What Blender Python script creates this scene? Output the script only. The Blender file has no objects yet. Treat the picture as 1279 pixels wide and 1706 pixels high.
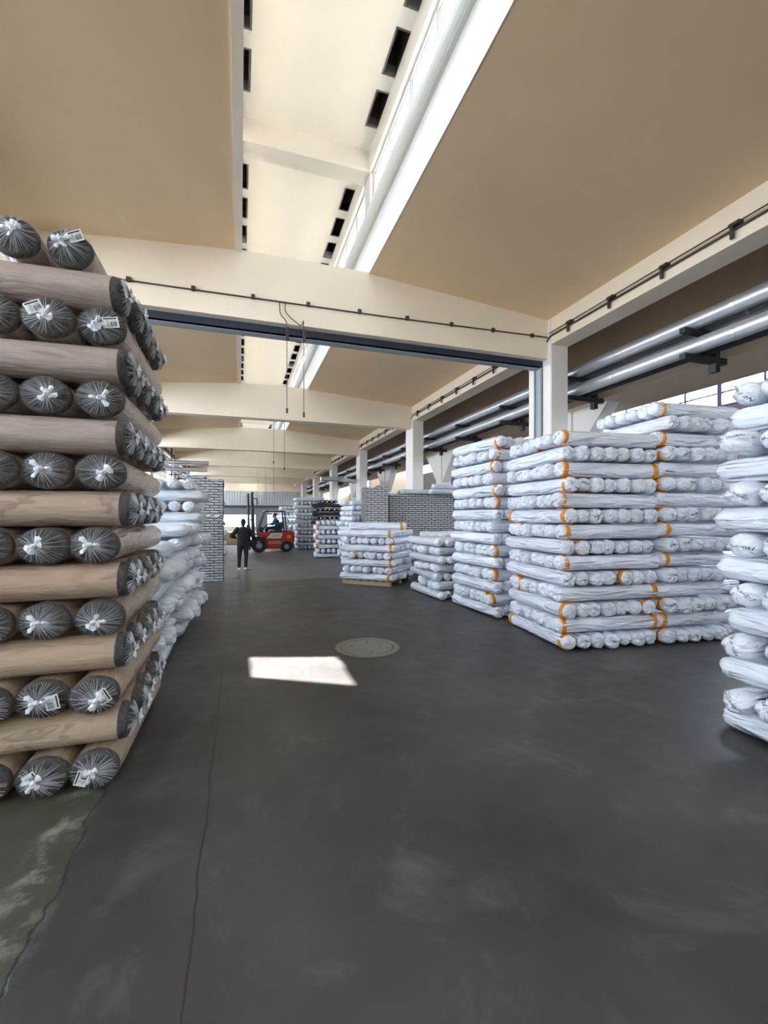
import bpy, bmesh, math, random
from mathutils import Vector, Matrix, noise
R = math.radians
rnd = random.Random(7)
sc = bpy.context.scene
COL = sc.collection

# ------------------------------------------------------------------ camera
YAW = math.atan((639.5 - 400.0) / 730.0)
EYE = 1.7
cam_d = bpy.data.cameras.new('camera')
cam = bpy.data.objects.new('camera', cam_d)
COL.objects.link(cam)
cam_d.sensor_width = 36
cam_d.sensor_fit = 'AUTO'
cam_d.lens = 730 / 1706 * 36
cam_d.shift_y = 7 / 1706
cam_d.clip_end = 500
cam.location = (0, 0, EYE)
cam.rotation_euler = (R(90), 0, -YAW)
sc.camera = cam

# ------------------------------------------------------------------ sky, sun, exposure
w = bpy.data.worlds.new('sky')
sc.world = w
w.use_nodes = True
wn = w.node_tree
wn.nodes.clear()
wo = wn.nodes.new('ShaderNodeOutputWorld')
bg = wn.nodes.new('ShaderNodeBackground')
tc = wn.nodes.new('ShaderNodeTexCoord')
sx = wn.nodes.new('ShaderNodeSeparateXYZ')
cr = wn.nodes.new('ShaderNodeValToRGB')
cr.color_ramp.elements[0].position = 0.0
cr.color_ramp.elements[0].color = (0.93, 0.96, 1.0, 1)
cr.color_ramp.elements[1].position = 0.9
cr.color_ramp.elements[1].color = (0.62, 0.82, 1.0, 1)
wn.links.new(tc.outputs['Generated'], sx.inputs[0])
wn.links.new(sx.outputs['Z'], cr.inputs[0])
wn.links.new(cr.outputs[0], bg.inputs['Color'])
bg.inputs['Strength'].default_value = 17.0
wn.links.new(bg.outputs[0], wo.inputs[0])

SUN_T = (0.10, -0.16)            # how far the sun leans per metre of height
sd = bpy.data.lights.new('sun', 'SUN')
sd.energy = 60
sd.angle = R(0.6)
sd.color = (1.0, 0.97, 0.92)
sun = bpy.data.objects.new('sun', sd)
COL.objects.link(sun)
sun.rotation_euler = Vector((SUN_T[0], SUN_T[1], 1)).to_track_quat('Z', 'Y').to_euler()
sun.location = (1, 0, 30)

vs = sc.view_settings
vs.view_transform = 'Standard'
vs.look = 'None'
vs.gamma = 1
vs.use_curve_mapping = False
vs.exposure = 0.74
sc.cycles.max_bounces = 12
sc.cycles.diffuse_bounces = 7
sc.cycles.transparent_max_bounces = 16
sc.cycles.sample_clamp_indirect = 8
sc.cycles.caustics_reflective = False
sc.cycles.caustics_refractive = False


def portal(name, loc, rot, sx_, sy_):
    d = bpy.data.lights.new(name, 'AREA')
    d.shape = 'RECTANGLE'
    d.size, d.size_y = sx_, sy_
    d.cycles.is_portal = True
    o = bpy.data.objects.new(name, d)
    COL.objects.link(o)
    o.location = loc
    o.rotation_euler = rot
    return o


# portals only steer the sampling of daylight through the glazed openings
Y_A, Y_B = -7.5, 52.5
portal('skylight_portal', (2.45, 22.5, 7.46), (0, R(90), 0), 0.9, 62)
portal('skylight_portal', (-0.35, 22.5, 7.46), (0, R(-90), 0), 0.9, 62)
portal('window_portal', (13.3, 22.5, 5.5), (0, R(90), 0), 1.3, 62)
portal('window_portal', (-7.15, 22.5, 4.55), (0, R(-90), 0), 1.8, 62)


# ------------------------------------------------------------------ materials
def nt(name):
    m = bpy.data.materials.new(name)
    m.use_nodes = True
    t = m.node_tree
    return m, t, t.nodes, t.links, t.nodes['Principled BSDF']


def rgb(r, g, b):
    f = lambda c: (c / 255 / 12.92) if c <= 10 else ((c / 255 + 0.055) / 1.055) ** 2.4
    return (f(r), f(g), f(b), 1)


def simple(name, col, rough=0.6, metal=0.0, spec=0.5, var=0.0, scale=6.0, bump=0.0, bscale=30.0, coat=0.0, trans=None):
    m, t, n, l, p = nt(name)
    p.inputs['Base Color'].default_value = col
    p.inputs['Roughness'].default_value = rough
    p.inputs['Metallic'].default_value = metal
    p.inputs['Specular IOR Level'].default_value = spec
    p.inputs['Coat Weight'].default_value = coat
    p.inputs['Coat Roughness'].default_value = 0.15
    if var or bump:
        c = n.new('ShaderNodeTexCoord')
    if var:
        a = n.new('ShaderNodeTexNoise')
        a.inputs['Scale'].default_value = scale
        a.inputs['Detail'].default_value = 6
        l.new(c.outputs['Object'], a.inputs['Vector'])
        mx = n.new('ShaderNodeMix')
        mx.data_type = 'RGBA'
        mx.inputs[6].default_value = [x * (1 - var) for x in col[:3]] + [1]
        mx.inputs[7].default_value = [min(1, x * (1 + var)) for x in col[:3]] + [1]
        l.new(a.outputs['Fac'], mx.inputs[0])
        l.new(mx.outputs[2], p.inputs['Base Color'])
    if bump:
        b = n.new('ShaderNodeTexNoise')
        b.inputs['Scale'].default_value = bscale
        b.inputs['Detail'].default_value = 5
        l.new(c.outputs['Object'], b.inputs['Vector'])
        bp = n.new('ShaderNodeBump')
        bp.inputs['Strength'].default_value = bump
        bp.inputs['Distance'].default_value = 0.02
        l.new(b.outputs['Fac'], bp.inputs['Height'])
        l.new(bp.outputs[0], p.inputs['Normal'])
    return m


M = {}
M['cream'] = simple('cream_limewash', (0.84, 0.63, 0.39, 1), 0.85, var=0.08, scale=0.9, bump=0.15, bscale=5)
M['beam'] = simple('cream_beam_paint', (0.87, 0.77, 0.61, 1), 0.8, var=0.07, scale=1.3, bump=0.15, bscale=9)
M['white_paint'] = simple('white_wall_paint', (0.85, 0.84, 0.80, 1), 0.7, var=0.04, scale=1.5, bump=0.1)
M['vent_dark'] = simple('dark_vent_inside', (0.10, 0.088, 0.078, 1), 0.8)  # dark grey all over the inside of the vent recesses
M['column'] = simple('white_column_paint', (0.78, 0.75, 0.70, 1), 0.75, var=0.06, scale=1.5, bump=0.12)
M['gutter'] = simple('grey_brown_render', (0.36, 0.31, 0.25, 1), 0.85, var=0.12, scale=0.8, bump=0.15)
M['tan'] = simple('tan_render', (0.74, 0.59, 0.43, 1), 0.85, var=0.08, scale=1.2)
M['navy'] = simple('navy_steel_paint', (0.022, 0.030, 0.050, 1), 0.45)
M['grey_steel'] = simple('grey_steel_paint', (0.33, 0.37, 0.40, 1), 0.45, var=0.05)
M['rust'] = simple('dark_rusted_conduit', (0.05, 0.035, 0.025, 1), 0.6)
M['black_steel'] = simple('black_steel', (0.02, 0.02, 0.022, 1), 0.5)
M['frame'] = simple('window_frame_paint', (0.55, 0.60, 0.66, 1), 0.5)
M['purple_frame'] = simple('violet_frame_paint', (0.10, 0.08, 0.32, 1), 0.5)
M['orange'] = simple('orange_tape', rgb(226, 140, 24), 0.35, var=0.1, scale=8)
M['black_cloth'] = simple('black_cloth', (0.012, 0.012, 0.013, 1), 0.8, bump=0.4, bscale=20)
M['wood'] = simple('pallet_wood', (0.42, 0.31, 0.18, 1), 0.8, var=0.2, scale=14)
M['concrete'] = simple('pale_concrete', (0.20, 0.185, 0.165, 1), 0.8, var=0.2, scale=14, bump=0.3, bscale=40)
M['iron'] = simple('manhole_iron', (0.05, 0.05, 0.05, 1), 0.6)
M['red'] = simple('forklift_red_paint', rgb(150, 34, 20), 0.45, coat=0.2)
M['tyre'] = simple('tyre_rubber', (0.012, 0.012, 0.012, 1), 0.8)
M['cream_panel'] = simple('cream_panel_paint', (0.62, 0.60, 0.50, 1), 0.5)
M['lamp_orange'] = simple('orange_lens', rgb(235, 120, 30), 0.3)
M['skin'] = simple('skin', (0.38, 0.21, 0.14, 1), 0.6)
M['hair'] = simple('black_hair', (0.008, 0.007, 0.007, 1), 0.5, bump=0.5, bscale=60)
M['jacket_blue'] = simple('blue_jacket', rgb(22, 74, 112), 0.8)
M['jacket_dark'] = simple('charcoal_jacket', (0.014, 0.013, 0.014, 1), 0.9, bump=0.3, bscale=15)
M['shoe'] = simple('white_shoe', (0.75, 0.72, 0.68, 1), 0.6)
M['ink'] = simple('marker_ink', (0.012, 0.014, 0.03, 1), 0.6)
M['label_paper'] = simple('label_paper', (0.80, 0.82, 0.80, 1), 0.55)
M['knot'] = simple('gathered_film_knot', (0.86, 0.88, 0.92, 1), 0.3, bump=0.6, bscale=50)
M['bundle_wrap'] = simple('grey_bundle_wrap', (0.50, 0.50, 0.50, 1), 0.55, var=0.3, scale=9, bump=0.2, bscale=30)
M['black_roll'] = simple('black_fabric', (0.02, 0.02, 0.02, 1), 0.5, bump=0.4, bscale=18)
M['tube_end'] = simple('white_gathered_end', (0.75, 0.77, 0.82, 1), 0.4, bump=0.4, bscale=60)
M['corrugated'] = simple('grey_sheet_cladding', (0.55, 0.58, 0.62, 1), 0.45, var=0.06, scale=1)
M['dark_grey'] = simple('dark_grey_paint', (0.05, 0.055, 0.065, 1), 0.6)
M['mid_grey'] = simple('mid_grey_paint', (0.20, 0.21, 0.23, 1), 0.6)
M['pink_tag'] = simple('red_plastic_tag', rgb(170, 40, 45), 0.5)

def stains(m, dark, pale, sc_=(.5, .12, .5)):
    t = m.node_tree; n = t.nodes; l = t.links
    p = n['Principled BSDF']
    src = p.inputs['Base Color'].links[0].from_socket
    c = n.new('ShaderNodeTexCoord')
    a = n.new('ShaderNodeTexNoise'); a.inputs['Scale'].default_value = 0.45; a.inputs['Detail'].default_value = 9; a.inputs['Roughness'].default_value = 0.6
    l.new(c.outputs['Object'], a.inputs['Vector'])
    r_ = n.new('ShaderNodeMapRange'); r_.inputs[1].default_value = .5; r_.inputs[2].default_value = .75; r_.inputs[4].default_value = .45
    l.new(a.outputs['Fac'], r_.inputs[0])
    x = n.new('ShaderNodeMix'); x.data_type = 'RGBA'; x.inputs[7].default_value = dark
    l.new(r_.outputs[0], x.inputs[0]); l.new(src, x.inputs[6])
    mp = n.new('ShaderNodeMapping'); mp.inputs['Scale'].default_value = (2.2, .5, 1); mp.inputs['Rotation'].default_value = (0, 0, R(-20))
    l.new(c.outputs['Object'], mp.inputs[0])
    b = n.new('ShaderNodeTexNoise'); b.inputs['Scale'].default_value = 1.3; b.inputs['Detail'].default_value = 3
    l.new(mp.outputs[0], b.inputs['Vector'])
    q = n.new('ShaderNodeMapRange'); q.inputs[1].default_value = .70; q.inputs[2].default_value = .80; q.inputs[4].default_value = .5
    l.new(b.outputs['Fac'], q.inputs[0])
    y = n.new('ShaderNodeMix'); y.data_type = 'RGBA'; y.inputs[7].default_value = pale
    l.new(q.outputs[0], y.inputs[0]); l.new(x.outputs[2], y.inputs[6]); l.new(y.outputs[2], p.inputs['Base Color'])


stains(M['cream'], (0.62, 0.45, 0.29, 1), (0.85, 0.74, 0.60, 1))
stains(M['beam'], (0.80, 0.66, 0.47, 1), (0.88, 0.84, 0.77, 1))

# silver insulation jacket of the pipes
m, t, n, l, p = nt('silver_pipe_jacket')
p.inputs['Base Color'].default_value = (0.66, 0.68, 0.72, 1)
p.inputs['Metallic'].default_value = 0.75
p.inputs['Roughness'].default_value = 0.38
M['silver'] = m

# thin glass: mostly lets light through, slight blue tint, glossy reflection
def thin_glass(name, tint, fac=0.08):
    m, t, n, l, p = nt(name)
    n.remove(p)
    o = n['Material Output']
    tr = n.new('ShaderNodeBsdfTransparent')
    tr.inputs[0].default_value = tint
    gl = n.new('ShaderNodeBsdfGlossy')
    gl.inputs['Roughness'].default_value = 0.05
    mx = n.new('ShaderNodeMixShader')
    mx.inputs[0].default_value = fac
    l.new(tr.outputs[0], mx.inputs[1])
    l.new(gl.outputs[0], mx.inputs[2])
    l.new(mx.outputs[0], o.inputs[0])
    return m


M['glass'] = thin_glass('window_glass', (0.93, 0.945, 0.98, 1))
M['dimmed_glass'] = thin_glass('dimmed_skylight_glass', (0.36, 0.375, 0.40, 1))  # tint darkened to hold back daylight coming through the skylight

# clear wrapping film: transparent with gloss and a little milkiness
m, t, n, l, p = nt('clear_wrapping_film')
p.inputs['Base Color'].default_value = (0.8, 0.83, 0.87, 1)
p.inputs['Roughness'].default_value = 0.16
p.inputs['Alpha'].default_value = 0.07
c = n.new('ShaderNodeTexCoord')
b = n.new('ShaderNodeTexNoise')
b.inputs['Scale'].default_value = 22
b.inputs['Detail'].default_value = 4
b.inputs['Distortion'].default_value = 1.5
l.new(c.outputs['Object'], b.inputs['Vector'])
bp = n.new('ShaderNodeBump')
bp.inputs['Strength'].default_value = 0.9
bp.inputs['Distance'].default_value = 0.03
l.new(b.outputs['Fac'], bp.inputs['Height'])
l.new(bp.outputs[0], p.inputs['Normal'])
M['film'] = m
# the denser gathers of the same film
m, t, n, l, p = nt('gathered_film_pleat')
p.inputs['Base Color'].default_value = (0.78, 0.80, 0.84, 1)
p.inputs['Roughness'].default_value = 0.25
p.inputs['Alpha'].default_value = 0.75
M['pleat'] = m


def roll_wrap(name, col, var, crease=0.8, rough=0.42, coat=0.15, crumple=0.5):
    """wrapping sleeve: long diagonal creases along local X, random per roll"""
    m, t, n, l, p = nt(name)
    c = n.new('ShaderNodeTexCoord')
    oi = n.new('ShaderNodeObjectInfo')
    mp = n.new('ShaderNodeMapping')
    mp.inputs['Scale'].default_value = (0.75, 4.2, 4.2)
    mp.inputs['Rotation'].default_value = (0, R(9), R(12))
    add = n.new('ShaderNodeVectorMath')
    add.operation = 'ADD'
    mul = n.new('ShaderNodeMath')
    mul.operation = 'MULTIPLY'
    mul.inputs[1].default_value = 40
    l.new(oi.outputs['Random'], mul.inputs[0])
    l.new(c.outputs['Object'], add.inputs[0])
    l.new(mul.outputs[0], add.inputs[1])
    l.new(add.outputs[0], mp.inputs[0])
    a = n.new('ShaderNodeTexNoise')
    a.inputs['Scale'].default_value = 2.2
    a.inputs['Detail'].default_value = 2.5
    a.inputs['Distortion'].default_value = 0.5
    l.new(mp.outputs[0], a.inputs['Vector'])
    def ridged(src):
        s1 = n.new('ShaderNodeMath'); s1.operation = 'SUBTRACT'; s1.inputs[1].default_value = .5
        s2 = n.new('ShaderNodeMath'); s2.operation = 'ABSOLUTE'
        l.new(src, s1.inputs[0]); l.new(s1.outputs[0], s2.inputs[0])
        return s2.outputs[0]
    e = n.new('ShaderNodeTexNoise')
    e.inputs['Detail'].default_value = 3
    e.inputs['Scale'].default_value = 13
    l.new(add.outputs[0], e.inputs['Vector'])
    cl = n.new('ShaderNodeMath')
    cl.operation = 'MINIMUM'
    cl.inputs[1].default_value = 0.15
    l.new(ridged(e.outputs['Fac']), cl.inputs[0])
    b1 = n.new('ShaderNodeBump')
    b1.inputs['Strength'].default_value = crease
    b1.inputs['Distance'].default_value = 0.16
    l.new(ridged(a.outputs['Fac']), b1.inputs['Height'])
    b2 = n.new('ShaderNodeBump')
    b2.inputs['Strength'].default_value = crumple
    b2.inputs['Distance'].default_value = 0.05
    l.new(cl.outputs[0], b2.inputs['Height'])
    l.new(b1.outputs[0], b2.inputs['Normal'])
    l.new(b2.outputs[0], p.inputs['Normal'])
    hs = n.new('ShaderNodeMix')
    hs.data_type = 'RGBA'
    hs.inputs[6].default_value = [x * (1 - var) for x in col[:3]] + [1]
    hs.inputs[7].default_value = col
    l.new(oi.outputs['Random'], hs.inputs[0])
    l.new(hs.outputs[2], p.inputs['Base Color'])
    p.inputs['Roughness'].default_value = rough
    p.inputs['Coat Weight'].default_value = coat
    p.inputs['Coat Roughness'].default_value = 0.2
    return m


M['white_wrap'] = roll_wrap('white_sleeve', (0.82, 0.86, 0.94, 1), 0.10, 1.0, crumple=0.15)
M['white_end'] = roll_wrap('white_crumpled_end', (0.84, 0.88, 0.95, 1), 0.08, 0.5, crumple=1.0)
M['bag_wrap'] = roll_wrap('pale_blue_bag', (0.80, 0.85, 0.91, 1), 0.08, 0.9, 0.3, 0.3, crumple=0.10)
M['bag_end'] = roll_wrap('pale_blue_bag_end', (0.82, 0.86, 0.92, 1), 0.08, 0.5, 0.28, 0.35, crumple=0.35)
M['grey_wrap'] = roll_wrap('grey_sleeve', (0.62, 0.65, 0.69, 1), 0.18, 0.6, crumple=0.5)

# printed beige fabric seen through tight clear film
m, t, n, l, p = nt('beige_printed_fabric_under_film')
c = n.new('ShaderNodeTexCoord')
oi = n.new('ShaderNodeObjectInfo')
mul = n.new('ShaderNodeMath'); mul.operation = 'MULTIPLY'; mul.inputs[1].default_value = 30
l.new(oi.outputs['Random'], mul.inputs[0])
add = n.new('ShaderNodeVectorMath'); add.operation = 'ADD'
l.new(c.outputs['Object'], add.inputs[0]); l.new(mul.outputs[0], add.inputs[1])
mp = n.new('ShaderNodeMapping'); mp.inputs['Scale'].default_value = (1.6, 5, 5)
l.new(add.outputs[0], mp.inputs[0])
a = n.new('ShaderNodeTexNoise'); a.inputs['Scale'].default_value = 1.5; a.inputs['Detail'].default_value = 2; a.inputs['Distortion'].default_value = 1.2
l.new(mp.outputs[0], a.inputs['Vector'])
rp = n.new('ShaderNodeValToRGB')
rp.color_ramp.elements[0].position = 0.30; rp.color_ramp.elements[0].color = (0.50, 0.38, 0.30, 1)
rp.color_ramp.elements[1].position = 0.62; rp.color_ramp.elements[1].color = (0.50, 0.39, 0.30, 1)
e1 = rp.color_ramp.elements.new(0.36); e1.color = (0.36, 0.26, 0.21, 1)
e2 = rp.color_ramp.elements.new(0.385); e2.color = (0.52, 0.42, 0.34, 1)
e3 = rp.color_ramp.elements.new(0.50); e3.color = (0.56, 0.45, 0.37, 1)
l.new(a.outputs['Fac'], rp.inputs[0])
hv = n.new('ShaderNodeHueSaturation')
mr = n.new('ShaderNodeMapRange'); mr.inputs[3].default_value = 0.8; mr.inputs[4].default_value = 1.15
l.new(oi.outputs['Random'], mr.inputs[0]); l.new(mr.outputs[0], hv.inputs['Saturation'])
tint = n.new('ShaderNodeMix'); tint.data_type = 'RGBA'; tint.blend_type = 'MULTIPLY'; tint.inputs[0].default_value = 1
l.new(rp.outputs[0], hv.inputs['Color']); l.new(hv.outputs[0], tint.inputs[6]); l.new(oi.outputs['Color'], tint.inputs[7]); l.new(tint.outputs[2], p.inputs['Base Color'])
mp2 = n.new('ShaderNodeMapping'); mp2.inputs['Scale'].default_value = (1.0, 8, 8); mp2.inputs['Rotation'].default_value = (0, R(10), R(14))
l.new(add.outputs[0], mp2.inputs[0])
b = n.new('ShaderNodeTexNoise'); b.inputs['Scale'].default_value = 4.0; b.inputs['Detail'].default_value = 4; b.inputs['Distortion'].default_value = 1
l.new(mp2.outputs[0], b.inputs['Vector'])
bp = n.new('ShaderNodeBump'); bp.inputs['Strength'].default_value = 1.0; bp.inputs['Distance'].default_value = 0.06
l.new(b.outputs['Fac'], bp.inputs['Height']); l.new(bp.outputs[0], p.inputs['Coat Normal'])
bq = n.new('ShaderNodeBump'); bq.inputs['Strength'].default_value = 0.25; bq.inputs['Distance'].default_value = 0.035
l.new(b.outputs['Fac'], bq.inputs['Height']); l.new(bq.outputs[0], p.inputs['Normal'])
p.inputs['Roughness'].default_value = 0.6
p.inputs['Coat Weight'].default_value = 0.9
p.inputs['Coat Roughness'].default_value = 0.09
M['brown_side'] = m

# wound fabric edge of the brown rolls: fine spiral of dark layers
m, t, n, l, p = nt('wound_dark_fabric_edge')
c = n.new('ShaderNodeTexCoord')
wv = n.new('ShaderNodeTexWave'); wv.wave_type = 'RINGS'; wv.rings_direction = 'X'
wv.inputs['Scale'].default_value = 38; wv.inputs['Distortion'].default_value = 1.2; wv.inputs['Detail'].default_value = 2
l.new(c.outputs['Object'], wv.inputs['Vector'])
rp = n.new('ShaderNodeValToRGB')
rp.color_ramp.elements[0].color = (0.012, 0.010, 0.008, 1)
rp.color_ramp.elements[1].color = (0.055, 0.043, 0.032, 1)
l.new(wv.outputs['Fac'], rp.inputs[0]); l.new(rp.outputs[0], p.inputs['Base Color'])
p.inputs['Roughness'].default_value = 0.7
M['brown_end'] = m

# asphalt floor, cracks at fixed places, greenish older strip beyond the left joint
m, t, n, l, p = nt('worn_asphalt_floor')
c = n.new('ShaderNodeTexCoord')
s = n.new('ShaderNodeSeparateXYZ'); l.new(c.outputs['Object'], s.inputs[0])
n1 = n.new('ShaderNodeTexNoise'); n1.inputs['Scale'].default_value = 0.8; n1.inputs['Detail'].default_value = 8; n1.inputs['Roughness'].default_value = 0.6
l.new(c.outputs['Object'], n1.inputs['Vector'])
n2 = n.new('ShaderNodeTexNoise'); n2.inputs['Scale'].default_value = 4; n2.inputs['Detail'].default_value = 6; n2.inputs['Distortion'].default_value = 0.4
l.new(c.outputs['Object'], n2.inputs['Vector'])
r1 = n.new('ShaderNodeValToRGB')
r1.color_ramp.elements[0].position = 0.3; r1.color_ramp.elements[0].color = (0.026, 0.0235, 0.0215, 1)
r1.color_ramp.elements[1].position = 0.7; r1.color_ramp.elements[1].color = (0.068, 0.061, 0.057, 1)
l.new(n1.outputs['Fac'], r1.inputs[0])
r2 = n.new('ShaderNodeValToRGB')
r2.color_ramp.elements[0].position = 0.3; r2.color_ramp.elements[0].color = (0.038, 0.036, 0.025, 1)
r2.color_ramp.elements[1].position = 0.75; r2.color_ramp.elements[1].color = (0.088, 0.083, 0.058, 1)
l.new(n1.outputs['Fac'], r2.inputs[0])
# wobble of the joint line
wob = n.new('ShaderNodeMath'); wob.operation = 'MULTIPLY_ADD'; wob.inputs[1].default_value = 0.22
l.new(n2.outputs['Fac'], wob.inputs[0]); l.new(s.outputs['X'], wob.inputs[2])
gt = n.new('ShaderNodeMath'); gt.operation = 'LESS_THAN'; gt.inputs[1].default_value = -0.80 + 0.11
l.new(wob.outputs[0], gt.inputs[0])
mx = n.new('ShaderNodeMix'); mx.data_type = 'RGBA'
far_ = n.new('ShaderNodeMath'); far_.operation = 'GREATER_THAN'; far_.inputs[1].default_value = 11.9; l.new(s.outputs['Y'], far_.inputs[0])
mf = n.new('ShaderNodeMix'); mf.data_type = 'RGBA'; mf.inputs[7].default_value = (0.10, 0.10, 0.105, 1)  # reflected sheen of the bright far end, painted as paler floor colour
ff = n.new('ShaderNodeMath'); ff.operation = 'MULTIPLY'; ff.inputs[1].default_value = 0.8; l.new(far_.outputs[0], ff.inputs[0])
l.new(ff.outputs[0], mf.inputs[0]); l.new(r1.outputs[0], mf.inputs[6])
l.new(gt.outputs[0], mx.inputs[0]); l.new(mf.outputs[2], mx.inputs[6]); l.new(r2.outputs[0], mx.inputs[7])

def line_mask(center, width, amp, scale, axis='X', soft=True):
    nn = n.new('ShaderNodeTexNoise'); nn.inputs['Scale'].default_value = scale; nn.inputs['Detail'].default_value = 5
    l.new(c.outputs['Object'], nn.inputs['Vector'])
    a1 = n.new('ShaderNodeMath'); a1.operation = 'MULTIPLY_ADD'; a1.inputs[1].default_value = amp
    l.new(nn.outputs['Fac'], a1.inputs[0]); l.new(s.outputs[axis], a1.inputs[2])
    a2 = n.new('ShaderNodeMath'); a2.operation = 'SUBTRACT'; a2.inputs[1].default_value = center + amp * 0.5
    l.new(a1.outputs[0], a2.inputs[0])
    a3 = n.new('ShaderNodeMath'); a3.operation = 'ABSOLUTE'; l.new(a2.outputs[0], a3.inputs[0])
    a4 = n.new('ShaderNodeMapRange'); a4.inputs[1].default_value = 0; a4.inputs[2].default_value = width
    a4.inputs[3].default_value = 1; a4.inputs[4].default_value = 0
    l.new(a3.outputs[0], a4.inputs[0])
    return a4.outputs[0]

crack = line_mask(-0.185, 0.007, 0.05, 3)
crack2 = line_mask(-0.80, 0.012, 0.22, 4)
crack3 = line_mask(11.9, 0.02, 0.1, 2, 'Y')
chips = line_mask(-0.91, 0.17, 0.22, 4)
mk = n.new('ShaderNodeMath'); mk.operation = 'MAXIMUM'; l.new(crack, mk.inputs[0]); l.new(crack2, mk.inputs[1])
mk2 = n.new('ShaderNodeMath'); mk2.operation = 'MAXIMUM'; l.new(mk.outputs[0], mk2.inputs[0]); l.new(crack3, mk2.inputs[1])
# pale broken chips along the old joint
cn = n.new('ShaderNodeTexNoise'); cn.inputs['Scale'].default_value = 5.5; cn.inputs['Detail'].default_value = 8; cn.inputs['Roughness'].default_value = 0.7
l.new(c.outputs['Object'], cn.inputs['Vector'])
cs = n.new('ShaderNodeMapRange'); cs.inputs[1].default_value = 0.49; cs.inputs[2].default_value = 0.64
l.new(cn.outputs['Fac'], cs.inputs[0])
cm = n.new('ShaderNodeMath'); cm.operation = 'MULTIPLY'; l.new(cs.outputs[0], cm.inputs[0]); l.new(chips, cm.inputs[1])
mxc = n.new('ShaderNodeMix'); mxc.data_type = 'RGBA'; mxc.inputs[7].default_value = (0.26, 0.25, 0.20, 1)
l.new(cm.outputs[0], mxc.inputs[0]); l.new(mx.outputs[2], mxc.inputs[6])
# dusty scuffs
sn = n.new('ShaderNodeTexNoise'); sn.inputs['Scale'].default_value = 1.7; sn.inputs['Detail'].default_value = 9; sn.inputs['Roughness'].default_value = 0.65; sn.inputs['Distortion'].default_value = 0.6
l.new(c.outputs['Object'], sn.inputs['Vector'])
sr = n.new('ShaderNodeMapRange'); sr.inputs[1].default_value = 0.55; sr.inputs[2].default_value = 0.8; sr.inputs[4].default_value = 0.75
l.new(sn.outputs['Fac'], sr.inputs[0])
mxs = n.new('ShaderNodeMix'); mxs.data_type = 'RGBA'; mxs.inputs[7].default_value = (0.145, 0.136, 0.125, 1)
l.new(sr.outputs[0], mxs.inputs[0]); l.new(mxc.outputs[2], mxs.inputs[6])
mxk = n.new('ShaderNodeMix'); mxk.data_type = 'RGBA'; mxk.inputs[7].default_value = (0.015, 0.015, 0.015, 1)
l.new(mk2.outputs[0], mxk.inputs[0]); l.new(mxs.outputs[2], mxk.inputs[6])
l.new(mxk.outputs[2], p.inputs['Base Color'])
rr = n.new('ShaderNodeMapRange'); rr.inputs[3].default_value = 0.36; rr.inputs[4].default_value = 0.55
l.new(n2.outputs['Fac'], rr.inputs[0]); l.new(rr.outputs[0], p.inputs['Roughness'])
bp = n.new('ShaderNodeBump'); bp.inputs['Strength'].default_value = 0.25; bp.inputs['Distance'].default_value = 0.02
hb = n.new('ShaderNodeMath'); hb.operation = 'SUBTRACT'; l.new(n2.outputs['Fac'], hb.inputs[0]); l.new(mk2.outputs[0], hb.inputs[1])
l.new(hb.outputs[0], bp.inputs['Height']); l.new(bp.outputs[0], p.inputs['Normal'])
M['floor'] = m


# ------------------------------------------------------------------ helpers
def mesh_obj(name, me, parent=None):
    o = bpy.data.objects.new(name, me)
    COL.objects.link(o)
    if parent:
        o.parent = parent
    return o


def me_from(name, verts, faces, mats, smooth=False, midx=None):
    me = bpy.data.meshes.new(name)
    me.from_pydata([tuple(v) for v in verts], [], faces)
    for mm in (mats if isinstance(mats, (list, tuple)) else [mats]):
        me.materials.append(mm)
    if smooth:
        me.shade_smooth()
    if midx:
        me.polygons.foreach_set('material_index', midx)
    me.update()
    return me


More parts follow.
